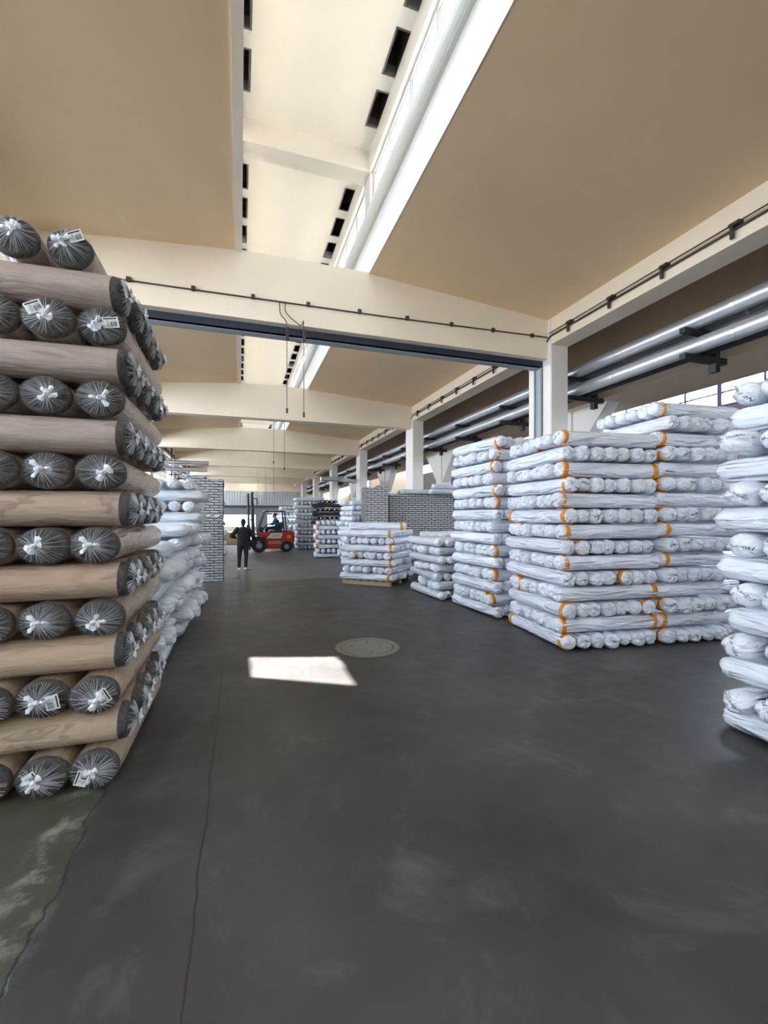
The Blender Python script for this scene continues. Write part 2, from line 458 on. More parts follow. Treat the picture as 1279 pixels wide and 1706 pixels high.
class MB:
    """collects simple shapes, then makes one mesh"""
    def __init__(s):
        s.v, s.f, s.mi = [], [], []
        s.cur = 0

    def add(s, vs_, fs):
        k = len(s.v)
        s.v += [tuple(x) for x in vs_]
        s.f += [tuple(i + k for i in f) for f in fs]
        s.mi += [s.cur] * len(fs)

    def box(s, x0, x1, y0, y1, z0, z1):
        s.add([(x0, y0, z0), (x1, y0, z0), (x1, y1, z0), (x0, y1, z0), (x0, y0, z1), (x1, y0, z1), (x1, y1, z1), (x0, y1, z1)],
              [(0, 3, 2, 1), (4, 5, 6, 7), (0, 1, 5, 4), (1, 2, 6, 5), (2, 3, 7, 6), (3, 0, 4, 7)])
        return s

    def bar(s, a, b, w_, h_):
        """rectangular bar from a to b"""
        a, b = Vector(a), Vector(b)
        d = (b - a).normalized()
        up = Vector((0, 0, 1)) if abs(d.z) < 0.95 else Vector((1, 0, 0))
        r = d.cross(up).normalized() * w_ / 2
        u = r.cross(d).normalized() * h_ / 2
        s.add([a - r - u, a + r - u, a + r + u, a - r + u, b - r - u, b + r - u, b + r + u, b - r + u],
              [(0, 1, 2, 3), (7, 6, 5, 4), (0, 4, 5, 1), (1, 5, 6, 2), (2, 6, 7, 3), (3, 7, 4, 0)])
        return s

    def tube(s, pts, r, seg=10, caps=True):
        pts = [Vector(p_) for p_ in pts]
        k = len(s.v)
        rings = []
        for i, q in enumerate(pts):
            d = (pts[min(i + 1, len(pts) - 1)] - pts[max(i - 1, 0)]).normalized()
            up = Vector((0, 0, 1)) if abs(d.z) < 0.9 else Vector((1, 0, 0))
            e1_ = d.cross(up).normalized()
            e2_ = e1_.cross(d).normalized()
            rings.append([q + e1_ * math.cos(2 * math.pi * j / seg) * r + e2_ * math.sin(2 * math.pi * j / seg) * r for j in range(seg)])
        vs_ = [v for rg in rings for v in rg]
        fs = []
        for i in range(len(pts) - 1):
            for j in range(seg):
                a_, b_ = i * seg + j, i * seg + (j + 1) % seg
                fs.append((a_, a_ + seg, b_ + seg, b_))
        if caps:
            fs.append(tuple(range(seg)))
            fs.append(tuple(reversed(range((len(pts) - 1) * seg, len(pts) * seg))))
        s.add(vs_, fs)
        return s

    def prism(s, poly, a0, a1, axis='Y'):
        """poly: 2D points; axis Y -> (x,z) points, extruded in y; axis Z -> (x,y); axis X -> (y,z)"""
        f = {'Y': lambda q, h: (q[0], h, q[1]), 'Z': lambda q, h: (q[0], q[1], h), 'X': lambda q, h: (h, q[0], q[1])}[axis]
        n_ = len(poly)
        vs_ = [f(q, a0) for q in poly] + [f(q, a1) for q in poly]
        fs = [tuple(range(n_)), tuple(reversed(range(n_, 2 * n_)))]
        for i in range(n_):
            j = (i + 1) % n_
            fs.append((i, i + n_, j + n_, j))
        s.add(vs_, fs)
        return s

    def mesh(s, name, mats, smooth=False, bevel=0):
        me = me_from(name, s.v, s.f, mats, False, s.mi)
        bm = bmesh.new()
        bm.from_mesh(me)
        bmesh.ops.recalc_face_normals(bm, faces=bm.faces)
        if bevel:
            bmesh.ops.bevel(bm, geom=list(bm.edges), offset=bevel, segments=2, affect='EDGES', clamp_overlap=True)
        bm.to_mesh(me)
        bm.free()
        if smooth:
            me.shade_smooth()
            me.set_sharp_from_angle(angle=R(40))
        return me

    def build(s, name, mats, parent=None, smooth=False, bevel=0):
        return mesh_obj(name, s.mesh(name, mats, smooth, bevel), parent)


def tag(o, label=None, cat=None, group=None, kind=None):
    if label: o['label'] = label
    if cat: o['category'] = cat
    if group: o['group'] = group
    if kind: o['kind'] = kind
    return o


def nth(i):
    a_ = ['', 'first', 'second', 'third', 'fourth', 'fifth', 'sixth', 'seventh', 'eighth', 'ninth', 'tenth', 'eleventh', 'twelfth', 'thirteenth', 'fourteenth', 'fifteenth', 'sixteenth', 'seventeenth', 'eighteenth', 'nineteenth']
    if i < 20: return a_[i]
    t_ = ['twenty', 'thirty', 'forty'][i // 10 - 2]
    return t_.replace('ty', 'tieth') if i % 10 == 0 else t_ + '-' + a_[i % 10]


def struct(o, label=None, cat=None):
    o['kind'] = 'structure'
    if label: o['label'] = label
    if cat: o['category'] = cat
    return o


def empty(name, loc=(0, 0, 0), rz=0):
    o = bpy.data.objects.new(name, None)
    COL.objects.link(o)
    o.location = loc
    o.rotation_euler = (0, 0, rz)
    o.empty_display_size = 0.1
    return o


# ------------------------------------------------------------------ building shell
BAY = 7.5
NB = range(-1, 7)                                   # girders at 7.5k
mb = MB().box(-14, 16, -8, 70, -0.2, 0)
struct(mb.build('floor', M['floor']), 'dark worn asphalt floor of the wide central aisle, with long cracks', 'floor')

XL, XR = -3.9, 6.0
SL, SR = -0.08, 2.18                                # skylight opening
ZR, ZE = 6.02, 5.72                                 # ridge and eaves of ceiling underside
first = {}
ordinal = ['over the camera', 'in front of the camera', 'second from the camera', 'third from the camera', 'fourth from the camera',
           'fifth from the camera', 'sixth from the camera', 'seventh from the camera']
for k in NB:
    y0, y1 = BAY * k + 0.35, BAY * (k + 1)
    if k == 6: y1 = 53.5
    where = ordinal[k + 1]
    if k < 7:
        mb = MB().prism([(SR, ZR), (XR, ZE), (XR, ZE + .18), (SR, ZR + .18)], y0, y1)
        struct(mb.build('ceiling_slab', M['cream']), 'cream sloping ceiling slab right of the skylight, bay %s' % where, 'ceiling')
        mb = MB().prism([(SL, ZR), (XL, ZE), (XL, ZE + .18), (SL, ZR + .18)], y0, y1)
        struct(mb.build('ceiling_slab', M['cream']), 'cream sloping ceiling slab left of the skylight, bay %s' % where, 'ceiling')
    # raised skylight: curbs, rounded ledges, head walls
    pr = [(SR, ZR + .0), (SR + .2, ZR), (SR + .2, 7.06), (SR, 7.06)]
    ro = [(SR + .0, 6.70)] + [(SR - .02 - .10 * math.sin(a), 6.87 - .17 * math.cos(a)) for a in [R(x) for x in range(20, 180, 20)]] + [(SR + .0, 7.04)]
    ya = y0; y0 = BAY * k
    mb = MB().prism([(SR - .006, 6.015), (SR + .0, 6.015), (SR + .0, 6.21), (SR + .2, 6.21), (SR + .2, 7.06), (SR - .006, 7.06)], y0, y1)
    mb.prism(ro, y0, y1)
    mb.prism([(SR - .0, 7.84), (SR + .2, 7.84), (SR + .2, 8.2), (SR - .0, 8.2)], y0, y1)
    struct(mb.build('skylight_curb', M['white_paint']), 'white upstand with rounded ledge below the right skylight panes, bay %s' % where, 'wall')
    mb = MB().prism([(SL, 6.0), (SL + .11, 6.0), (SL + .11, 7.06), (SL, 7.06)], y0, y1)
    mb.prism([(SL - .1, 7.84), (SL + .05, 7.84), (SL + .05, 8.2), (SL - .1, 8.2)], y0, y1)
    struct(mb.build('skylight_curb', M['beam']), 'cream upstand along the left side of the skylight, bay %s' % where, 'wall')
    y0 = ya
    # upper ceiling with vent recesses at both edges
    yy = []
    q = y0 + 0.65
    while q + 0.6 < y1:
        yy.append(q)
        q += 0.9
    up = MB()
    if k == 0:
        # added roof hatch, out of view, shaped to throw the floor's sun patch
        hz = 8.2
        patch = [(.11, 5.52), (.125, 4.83), (1.14, 4.24), (1.13, 5.19)]
        H = [(a_ + hz * SUN_T[0], b_ + hz * SUN_T[1]) for a_, b_ in patch]
        rect = [(.12, y1), (.12, y0), (2.0, y0), (2.0, y1)]
        for i in range(4):
            j = (i + 1) % 4
            up.prism([rect[i], rect[j], H[j], H[i]], 8.2, 8.35, 'Z')
        g = MB().prism(H, 8.30, 8.31, 'Z').build('added_hatch_glass', M['glass'])
        struct(g, 'added unseen roof hatch shaped to throw the sun patch', 'window')
    else:
        up.box(.12, 2.0, y0, y1, 8.2, 8.35)
    e = y0
    for q in yy + [y1]:
        up.box(2.0, SR + .2, e, q, 8.2, 8.35)
        up.box(SL - .1, .12, e, q, 8.2, 8.35)
        e = q + 0.6
    upo = struct(up.build('ceiling_skylight', M['white_paint']), 'bright white upper ceiling inside the raised skylight, bay %s' % where, 'ceiling')
    for q in yy:
        for (a_, b_) in ((2.0, SR + .02), (SL + .05, .12)):
            key = 'vr%.2f' % (b_ - a_)
            if key not in first:
                w_ = b_ - a_
                v = MB()
                v.box(-.03, 0, 0, .6, 0, .5); v.box(w_, w_ + .03, 0, .6, 0, .5)
                v.box(-.03, w_ + .03, -.03, 0, 0, .5); v.box(-.03, w_ + .03, .6, .63, 0, .5)
                v.box(-.03, w_ + .03, -.03, .63, .5, .53)
                first[key] = v.mesh('vent_recess', M['vent_dark'])
            vo = mesh_obj('vent_recess', first[key], upo)
            vo.location = (a_, q, 8.2)
    # skylight windows, both sides
    for side, xw in (('right', SR + .10), ('left', SL + .02)):
        fr = MB()
        fr.box(xw - .03, xw + .03, y0, y1, 7.06, 7.10)
        fr.box(xw - .03, xw + .03, y0, y1, 7.80, 7.84)
        wdw = struct(fr.build('window_%d' % (1 if side == 'right' else 2), M['frame']), 'long %s skylight window with thin pale frame, bay %s' % (side, where), 'window')
        npn = 8
        ys = [y0 + (y1 - y0) * i / npn for i in range(npn + 1)]
        bars_, panes = [], []
        for i, yv in enumerate(ys):
            key = 'mull'
            if key not in first:
                first[key] = MB().box(-.018, .018, -.018, .018, 7.10, 7.80).mesh('mullion', M['frame'])
            mo = mesh_obj('mullion', first[key], wdw)
            mo.location = (xw, min(max(yv, y0 + .02), y1 - .02), 0)
        key = 'rail%.2f' % (y1 - y0)
        if key not in first:
            first[key] = MB().box(-.015, .015, 0, y1 - y0, 7.36, 7.39).mesh('glazing_rail', M['frame'])
        mesh_obj('glazing_rail', first[key], wdw).location = (xw, y0, 0)
        key = 'pane%.2f' % (y1 - y0)
        if key not in first:
            first[key] = MB().box(-.003, .003, .018, (y1 - y0) / npn - .018, 7.10, 7.80).mesh('glass_pane', M['dimmed_glass'])
        for i in range(npn):
            mesh_obj('glass_pane', first[key], wdw).location = (xw, ys[i], 0)
    # longitudinal beams at both column lines
    ye = y1
    mb = MB().box(XR, XR + .42, BAY * k + 0.63, BAY * (k + 1) - .1, 5.19, 5.74)
    struct(mb.build('edge_beam', M['beam'], bevel=0), 'cream beam along the right column line, bay %s' % where, 'beam')
    mb = MB().box(XL - .42, XL, BAY * k + 0.63, BAY * (k + 1) - .1, 5.19, 5.74)
    struct(mb.build('edge_beam', M['beam']), 'cream beam along the left column line, bay %s' % where, 'beam')

GIRD = [BAY * k for k in range(-1, 7)]
for k, gy in enumerate(GIRD):
    where = ['behind the camera', 'over the camera', 'nearest in view', 'second in view', 'third in view', 'fourth in view', 'fifth in view', 'sixth in view'][k]
    g = MB().prism([(XL, 4.93), (XR, 4.93), (XR, ZE + .1), (SR, ZR + .1), (SR, ZR + .02), (SL + .11, ZR + .02), (SL, ZR + .1), (XL, ZE + .1)], gy, gy + .35)
    go = struct(g.build('roof_beam', M['beam']), 'deep cream concrete roof beam across the aisle, %s' % where, 'beam')
    g = MB().box(SL - .12, SR + .22, gy, gy + .35, 7.83, 8.36).box(SR + .02, SR + .22, gy, gy + .35, 7.06, 7.83).box(SL - .12, SL + .09, gy, gy + .35, 7.06, 7.83)
    struct(g.build('skylight_beam', M['column']), 'small cream beam crossing high inside the skylight, %s' % where, 'beam')
    # navy steel channel under the beam
    if k == 2:
     s_ = MB().box(XL, XR, gy + .16, gy + .20, 4.80, 4.93).box(XL, XR, gy + .16, gy + .40, 4.80, 4.815)
     so = struct(s_.build('steel_channel', M['navy']), 'navy steel channel bolted under the roof beam, %s' % where, 'beam')
     MB().box(XL, XR, gy + .20, gy + .36, 4.79, 4.80).build('flange', M['grey_steel'], so)
    for side, xc in (('right', XR), ('left', XL - .42)):
        cb = MB().box(xc, xc + .42, gy - .10, gy + .63, 0, 5.19)
        cb.box(xc, xc + .42, gy - .10, gy + .63, 5.19, 5.76)
        co = struct(MB().box(xc, xc + .42, gy - .10, gy + .63, 0, 5.77).build('column', M['column'], bevel=.012), 'white square concrete column on the %s of the aisle, %s' % (side, where), 'column')
        xf = xc if side == 'right' else xc + .42
        ch = MB()
        sg = -1 if side == 'right' else 1
        ch.box(min(xf, xf + sg * .02), max(xf, xf + sg * .02), gy + .16, gy + .38, 0.0, 4.80)
        ch.box(min(xf, xf + sg * .06), max(xf, xf + sg * .06), gy + .16, gy + .18, 0.0, 4.80)
        ch.box(min(xf, xf + sg * .06), max(xf, xf + sg * .06), gy + .36, gy + .38, 0.0, 4.80)
        if k == 2: ch.build('steel_post', M['grey_steel'], co)

# conduit along the face of each beam in view, with clamps, and pull cords
def wiggle(pts, n_=8):
    out = []
    for i in range(len(pts) - 1):
        for j in range(n_):
            t_ = j / n_
            p0 = pts[max(i - 1, 0)]; p1 = pts[i]; p2 = pts[i + 1]; p3 = pts[min(i + 2, len(pts) - 1)]
            out.append(tuple(0.5 * ((2 * p1[c_]) + (-p0[c_] + p2[c_]) * t_ + (2 * p0[c_] - 5 * p1[c_] + 4 * p2[c_] - p3[c_]) * t_ * t_ + (-p0[c_] + 3 * p1[c_] - 3 * p2[c_] + p3[c_]) * t_ ** 3) for c_ in range(3)))
    out.append(tuple(pts[-1]))
    return out


cords = {1: [(.74, 3.50), (1.02, 3.45)], 2: [(1.07, 3.55), (1.42, 3.35)], 3: [(1.6, 2.9)], 4: [(1.1, 2.6), (1.6, 2.6)]}
for k in range(1, 6):
    gy = BAY * k
    where = ['', 'nearest in view', 'second in view', 'third in view', 'fourth in view', 'fifth in view'][k]
    if k > 1:
        for ci, (x, zb) in enumerate(cords.get(k, [])):
            cb = MB().tube([(x, gy + .15, 4.93), (x, gy + .15, zb)], .007, 6)
            cd = tag(cb.build('hanging_cord', M['rust']), 'thin %s hanging cord below the roof beam %s' % (['left', 'right'][ci], where), 'cord', 'hanging cords')
            MB().tube([(x, gy + .15, zb), (x, gy + .15, zb - .08)], .02, 8).build('pull_end', M['black_steel'], cd)
        continue
    c_ = MB().tube([(XL, gy - .02, 5.24), (-1, gy - .02, 5.26), (2.5, gy - .02, 5.29), (XR - .02, gy - .02, 5.36)], .012, 6)
    co = tag(c_.build('cable_conduit', M['rust']), 'thin dark conduit clamped along the face of the roof beam, %s' % where, 'conduit', 'conduits on the roof beams')
    for i in range(11):
        x = XL + .5 + i * .9
        MB().box(x - .03, x + .03, gy - .045, gy, 5.235 + .01 * i - .02, 5.235 + .01 * i + .05).build('clamp', M['rust'], co)
    for ci, (x, zb) in enumerate(cords.get(k, [])):
        zt = 5.27
        xj = x - .12 if ci == 0 else x - .30
        top = wiggle([(xj, gy - .03, zt), (xj + .01, gy - .05, zt - .18), (x - .08 + ci * .02, gy - .06, zt - (.25 if ci == 0 else .36)), (x - .01, gy - .05, zt - (.33 if ci == 0 else .28)), (x, gy - .05, zt - .45)])
        cb = MB().tube(top, .008, 6).tube([(x, gy - .05, zt - .45), (x, gy - .05, zb)], .006, 6)
        cd = tag(cb.build('hanging_cord', M['rust']), 'thin %s hanging cord below the conduit of the roof beam, %s' % (['left', 'right'][ci], where), 'cord', 'hanging cords')
        MB().box(x - .015, x + .03, gy - .065, gy - .03, zt - .62, zt - .42).build('insulator', M['rust'], cd)
        MB().tube([(x, gy - .05, zb), (x, gy - .05, zb - .08)], .018, 8).build('pull_end', M['black_steel'], cd)

# conduit with T hangers on the right-hand edge beam and left one
for side, xs, sg in (('right', XR, -1), ('left', XL, 1)):
    for k in range(-1, 6):
        y0, y1 = BAY * k + .63, BAY * (k + 1) - .1
        where = ordinal[k + 1]
        zz = 5.40
        c_ = MB().tube([(xs + sg * .06, y0, zz), (xs + sg * .06, y1, zz)], .010, 6).tube([(xs + sg * .03, y0, zz - .05), (xs + sg * .03, y1, zz - .05)], .016, 6)
        if k >= 0:
            c_.tube([(xs + sg * .03, y0, zz - .05), (xs + sg * .03, y0 - .5, zz - .10), (xs + sg * .03, y0 - .5, 4.95), ], .014, 6)
            c_.tube([(xs + sg * .03, y1, zz - .05), (xs + sg * .03, y1 + .15, zz - .16), (xs + sg * .03, y1 + .3, zz - .05)], .014, 6)
        co = tag(c_.build('beam_conduit', M['rust']), 'pair of dark conduits along the %s edge beam, bay %s' % (side, where), 'conduit', 'conduits along the edge beams')
        y = y0 + .35
        while y < y1:
            hb_ = MB().box(min(xs, xs + sg * .08), max(xs, xs + sg * .08), y - .10, y + .03, zz - .02, zz + .02)
            hb_.box(min(xs + sg * .04, xs + sg * .07), max(xs + sg * .04, xs + sg * .07), y - .02, y + .02, zz - .17, zz)
            hb_.build('hanger', M['rust'], co)
            y += .98

# ---- right side: gutter beam, second column row, side aisle with high windows
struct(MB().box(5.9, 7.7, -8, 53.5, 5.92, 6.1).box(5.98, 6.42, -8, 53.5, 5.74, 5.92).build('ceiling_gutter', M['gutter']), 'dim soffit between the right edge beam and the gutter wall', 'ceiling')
struct(MB().box(7.7, 9.1, -8, 53.5, 4.33, 6.3).build('gutter_beam', M['tan']), 'wide tan concrete gutter beam beyond the pipe racks', 'beam')
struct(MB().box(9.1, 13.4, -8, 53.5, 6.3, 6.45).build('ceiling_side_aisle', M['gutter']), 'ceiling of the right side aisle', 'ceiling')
for k in range(0, 7):
    y = 1.5 + 7.5 * k
    mb = MB().box(7.9, 8.35, y, y + .5, 0, 4.33)
    mb.prism([(y, 4.33), (y, 3.1), (y - 1.1, 4.33)], 7.95, 8.3, 'X')
    mb.prism([(y + .5, 4.33), (y + .5, 3.1), (y + 1.6, 4.33)], 7.95, 8.3, 'X')
    struct(mb.build('haunched_column', M['column']), 'white column with sloped haunches under the gutter beam, bay %d back' % (k + 1), 'column')
struct(MB().box(13.2, 13.4, -8, 53.5, 0, 4.85).build('wall_right', M['mid_grey']), 'grey outer wall below the high right windows', 'wall')
for k in range(0, 10):
    y0, y1 = -2 + 5.5 * k, -2 + 5.5 * (k + 1)
    fr = MB().box(13.22, 13.3, y0, y1, 4.85, 4.92).box(13.22, 13.3, y0, y1, 6.22, 6.3).box(13.22, 13.3, y0, y0 + .12, 4.92, 6.22)
    wdw = struct(fr.build('window_%d' % (3 + k), M['purple_frame']), 'high violet framed window in the outer right wall, number %d back' % (k + 1), 'window')
    for i in range(1, 5):
        y = y0 + 5.5 * i / 5
        MB().box(13.23, 13.29, y - .03, y + .03, 4.92, 6.22).build('mullion', M['purple_frame'], wdw)
    for z in (5.28, 5.62, 5.95):
        MB().box(13.235, 13.285, y0 + .12, y1, z - .02, z + .02).build('glazing_bar', M['dark_grey'], wdw)
    MB().box(13.255, 13.265, y0 + .12, y1, 4.92, 6.22).build('glass_pane', M['glass'], wdw)
struct(MB().box(9.3, 13.2, 18.5, 19.0, 0, 4.1).build('wall_side_aisle', M['dark_grey']), 'dark partition crossing the right side aisle', 'wall')

struct(MB().box(9.1, 13.2, 31, 31.3, 0, 6.3).build('wall_window_blocker', M['tan']), 'added tan partition blocking bright windows farther back in the right side aisle', 'wall')  # wall added to block the overbright far windows of the side aisle

# ---- left side: outer wall close behind the stacks
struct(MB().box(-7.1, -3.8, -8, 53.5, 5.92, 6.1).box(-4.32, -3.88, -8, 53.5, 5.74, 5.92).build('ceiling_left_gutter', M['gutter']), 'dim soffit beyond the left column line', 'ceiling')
struct(MB().box(-7.1, -6.9, -8, 53.5, 0, 3.0).box(-7.1, -6.9, -8, 53.5, 5.4, 6.05).box(-7.1, -6.9, -8, 53.5, 3.0, 3.7).build('wall_left', M['white_paint']), 'pale wall beyond the left column line', 'wall')
wdw = struct(MB().box(-7.06, -6.94, -8, 53.4, 3.7, 3.76).box(-7.06, -6.94, -8, 53.4, 5.34, 5.4).build('window_14', M['frame']), 'added long window strip in the left outer wall for side light', 'window')  # window strip added to bring side light onto stacks and ceiling
for i in range(40):
    MB().box(-7.04, -6.96, -8 + 1.55 * i, -7.94 + 1.55 * i, 3.76, 5.34).build('mullion', M['frame'], wdw)
MB().box(-7.005, -6.995, -8, 53.4, 3.76, 5.34).build('glass_pane', M['glass'], wdw)
struct(MB().box(-7.1, 16, -8.2, -8, 0, 9).build('wall_back', M['white_paint']), 'pale wall behind the camera', 'wall')

# ---- pipe racks beyond the right column line, and the same on the left
def pipe(name, pts, r, label, grp='insulated pipes beside the columns', mat='silver', collars=True):
    o = MB().tube(pts, r, 14).build(name, M[mat], None, smooth=True)
    tag(o, label, 'pipe', grp)
    if collars:
        a_, b_ = Vector(pts[0]), Vector(pts[-1])
        L_ = (b_ - a_).length
        if abs(a_.x - b_.x) < .1:
            y = a_.y + 1.3
            while y < b_.y and y < 30:
                MB().tube([(a_.x, y, a_.z), (a_.x, y + .05, a_.z)], r + .006, 14).build('collar', M['silver'], o)
                y += 2.2
    return o


pipe('insulated_pipe', [(6.98, -7.8, 4.84), (6.98, 52, 4.84)], .125, 'thick silver insulated pipe on the upper bracket arms beyond the right columns')
pipe('insulated_pipe', [(6.98, -7.8, 4.44), (6.98, 52, 4.44)], .125, 'thick silver insulated pipe on the lower bracket arms beyond the right columns')
pipe('steel_pipe', [(7.22, -7.8, 4.78), (7.22, 52, 4.78)], .05, 'thin steel pipe behind the upper insulated pipe on the right', None, 'grey_steel')
pipe('steel_pipe', [(7.36, -7.8, 4.76), (7.36, 52, 4.76)], .035, 'thinnest steel pipe next to the gutter wall on the right', None, 'silver')
pipe('steel_pipe', [(7.25, -7.8, 4.38), (7.25, 52, 4.38)], .06, 'dark pipe behind the lower insulated pipe on the right', None, 'black_steel', False)
for i in range(19):
    y = 2.6 + 2.6 * i
    b_ = empty('pipe_bracket', (7.7, y, 4.2))
    tag(b_, 'black steel pipe bracket on the gutter wall, %s from the near end' % nth(i + 1), 'bracket', 'pipe brackets on the right')
    MB().box(-.95, 0, -.05, .05, .45, .53).build('arm', M['black_steel'], b_)
    MB().box(-.95, 0, -.05, .05, .02, .12).build('arm', M['black_steel'], b_)
    MB().box(-.28, -.18, -.06, .06, -.12, .53).build('post', M['black_steel'], b_)
tag(MB().tube([(7.25, 4.0, 5.35), (7.7, 4.0, 5.35)], .05, 12).build('pipe_stub', M['rust']), 'short rusty pipe stub sticking out above the right insulated pipes', 'pipe')
# expansion loops
pipe('pipe_loop', wiggle([(6.95, 26.0, 4.0), (6.3, 24.5, 3.7), (5.2, 22.6, 3.62), (3.9, 22.3, 3.62)], 5), .12, 'silver pipe bending out from the right columns over the far stacks', collars=False)
pipe('insulated_pipe', [(-3.55, 18, 4.62), (-3.55, 46, 4.62)], .12, 'silver insulated pipe along the left column line, upper one', collars=False)
pipe('insulated_pipe', [(-3.55, 18, 4.25), (-3.55, 46, 4.25)], .12, 'silver insulated pipe along the left column line, lower one', collars=False)
pipe('pipe_loop', [(-3.5, 24.5, 4.45), (-1.55, 24.5, 4.45)], .10, 'silver pipe crossing out from the left column line, upper one', collars=False)
pipe('pipe_loop', [(-3.5, 24.0, 4.05), (-1.6, 24.0, 4.05)], .10, 'silver pipe crossing out from the left column line, lower one', collars=False)
for i in range(9):
    y = 18.8 + 3 * i
    b_ = empty('pipe_bracket', (-3.9, y, 4.0))
    tag(b_, 'black pipe bracket on the left column line, %s from the near end' % nth(i + 1), 'bracket', 'pipe brackets on the left')
    MB().box(0, .6, -.04, .04, .44, .50).build('arm', M['black_steel'], b_)
    MB().box(0, .6, -.04, .04, .07, .13).build('arm', M['black_steel'], b_)
    MB().box(.12, .18, -.05, .05, 0, 1.72).build('post', M['black_steel'], b_)

# ---- end wall
EY = 53.5
struct(MB().box(-8, 2, EY, EY + .2, 2.75, 6.2).box(2, 14, EY, EY + .2, 2.75, 6.2).box(-8, 14, EY, EY + .3, 0, .45).build('wall_end', M['beam']), 'cream end wall with a sheet-clad band', 'wall')
cw = MB()
x = -4.4
while x < 6.4:
    cw.box(x, x + .16, EY - .16, EY - .02, 2.95, 4.62)
    cw.box(x + .16, x + .30, EY - .10, EY - .02, 2.95, 4.62)
    x += .30
co = struct(cw.build('cladding_band', M['corrugated']), 'pale grey ribbed sheet band across the far end wall', 'wall')
struct(MB().box(-4.4, 6.4, EY - .3, EY - .02, 2.72, 2.96).build('trim_1', M['dark_grey']), 'dark rail under the ribbed sheets on the far wall', 'trim')
struct(MB().box(-4.4, 6.4, EY - .15, EY + .1, 1.85, 2.74).build('door_header', M['mid_grey']), 'grey panel over the bright far openings', 'wall')
struct(MB().box(1.7, 3.1, EY - .2, EY + .1, 0, 1.85).build('wall_end_pier', M['mid_grey']), 'grey pier between the bright far openings', 'wall')
fr = MB().box(-4.4, 6.4, EY, EY + .06, .45, .52)
wdw = struct(fr.build('window_13', M['frame']), 'bright ground level glazing in the far end wall', 'window')
for i in range(28):
    MB().box(-4.4 + .4 * i - .02, -4.4 + .4 * i + .02, EY, EY + .06, .52, 1.85).build('mullion', M['frame'], wdw)
MB().box(-4.4, 6.4, EY + .02, EY + .03, .52, 1.85).build('glass_pane', M['glass'], wdw)
struct(MB().box(-8, -4.4, EY, EY + .2, 0, 2.75).box(6.4, 14, EY, EY + .2, 0, 2.75).build('wall_end_side', M['column']), 'pale side parts of the far end wall', 'wall')

# manhole
mh = empty('manhole', (1.56, 5.45, 0))
tag(mh, 'round pale manhole cover set in the dark floor beside the sun patch', 'manhole')
def disc(r0, r1, z0, z1, seg=48):
    b_ = MB()
    vs_, fs = [], []
    for i in range(seg):
        a_ = 2 * math.pi * i / seg
        c0, s0 = math.cos(a_), math.sin(a_)
        vs_ += [(r0 * c0, r0 * s0, z0), (r1 * c0, r1 * s0, z0), (r1 * c0, r1 * s0, z1), (r0 * c0, r0 * s0, z1)]
    for i in range(seg):
        j = (i + 1) % seg
        for k_ in range(4):
            k2 = (k_ + 1) % 4
            fs.append((i * 4 + k_, j * 4 + k_, j * 4 + k2, i * 4 + k2))
    b_.add(vs_, fs)
    return b_
disc(.345, .415, 0, .012).build('rim', M['concrete'], mh)
disc(.33, .345, 0, .004).build('gap', M['iron'], mh)
disc(.002, .33, 0, .010).build('cover', M['concrete'], mh)
for a_ in (30, 150, 270, 75):
    MB().box(.22 * math.cos(R(a_)) - .02, .22 * math.cos(R(a_)) + .02, .22 * math.sin(R(a_)) - .008, .22 * math.sin(R(a_)) + .008, .010, .013).build('lift_slot', M['iron'], mh)


# ------------------------------------------------------------------ rolls
def roll_mesh(name, seed, r, L, mats, seg=22, squash=.97, wob=.03, crump=.06, twist=0.0, bulge=.0, capd=.05, knot=0.0, rings=9):
    """closed roll along local X, centre at origin; material 0 sleeve, material 1 ends"""
    rr_ = random.Random(seed)
    vs_, fs, mi = [], [], []
    prof = []                                   # (x, radius factor, is_end)
    h = L / 2
    cap = [(-h - capd, .22), (-h - capd * .93, .52), (-h - capd * .70, .80), (-h - capd * .22, .95), (-h + .035, 1.0)]
    for x, f in cap: prof.append((x, f, 1))
    for i in range(1, rings):
        prof.append((-h + .035 + (L - .07) * i / rings, 1.0, 0))
    for x, f in reversed(cap): prof.append((-x, f, 1))
    off = Vector((seed * 3.1, seed * 1.7, seed * .9))
    ky, kz = (rr_.uniform(-knot, knot), rr_.uniform(-knot, knot))
    for (x, f, en) in prof:
        for j in range(seg):
            a_ = 2 * math.pi * j / seg
            cy, cz = math.cos(a_), math.sin(a_)
            nz = noise.noise(Vector((x * 1.6, cy * 1.3, cz * 1.3)) + off) * wob * 2
            if en:
                nz += noise.noise(Vector((x * 9, cy * 3.2, cz * 3.2)) + off) * crump * 2 * (1.25 - f * .6)
            # long shallow folds of the sleeve
            fold = (math.sin(a_ * 5 + x * twist * 6 + seed) * .014 + noise.noise(Vector((x * 1.2, a_ * 2.2 + x * twist * 2.5, seed * 1.9))) * .05 * min(1, wob / .03)) * (1 if not en else .3)
            rad = r * f * (1 + nz + fold)
            s_ = (abs(cy) ** 3.2 + abs(cz) ** 3.2) ** (-1 / 3.2) if False else 1.0
            dx = 0
            if en and f < .95:
                dx = noise.noise(Vector((cy * 2.4, cz * 2.4, x * 4)) + off * 1.3) * .035 * (1 if x > 0 else -1)
            vs_.append((x + dx, cy * rad * s_ + ky * (1 - f), cz * rad * s_ * squash + kz * (1 - f)))
    n_ = len(prof)
    for i in range(n_ - 1):
        for j in range(seg):
            a_, b_ = i * seg + j, i * seg + (j + 1) % seg
            fs.append((a_, b_, b_ + seg, a_ + seg))
            mi.append(1 if (prof[i][2] and prof[i + 1][2]) else 0)
    fs.append(tuple(reversed(range(seg)))); mi.append(1)
    fs.append(tuple(range((n_ - 1) * seg, n_ * seg))); mi.append(1)
    me = me_from(name, vs_, fs, mats, True, mi)
    return me


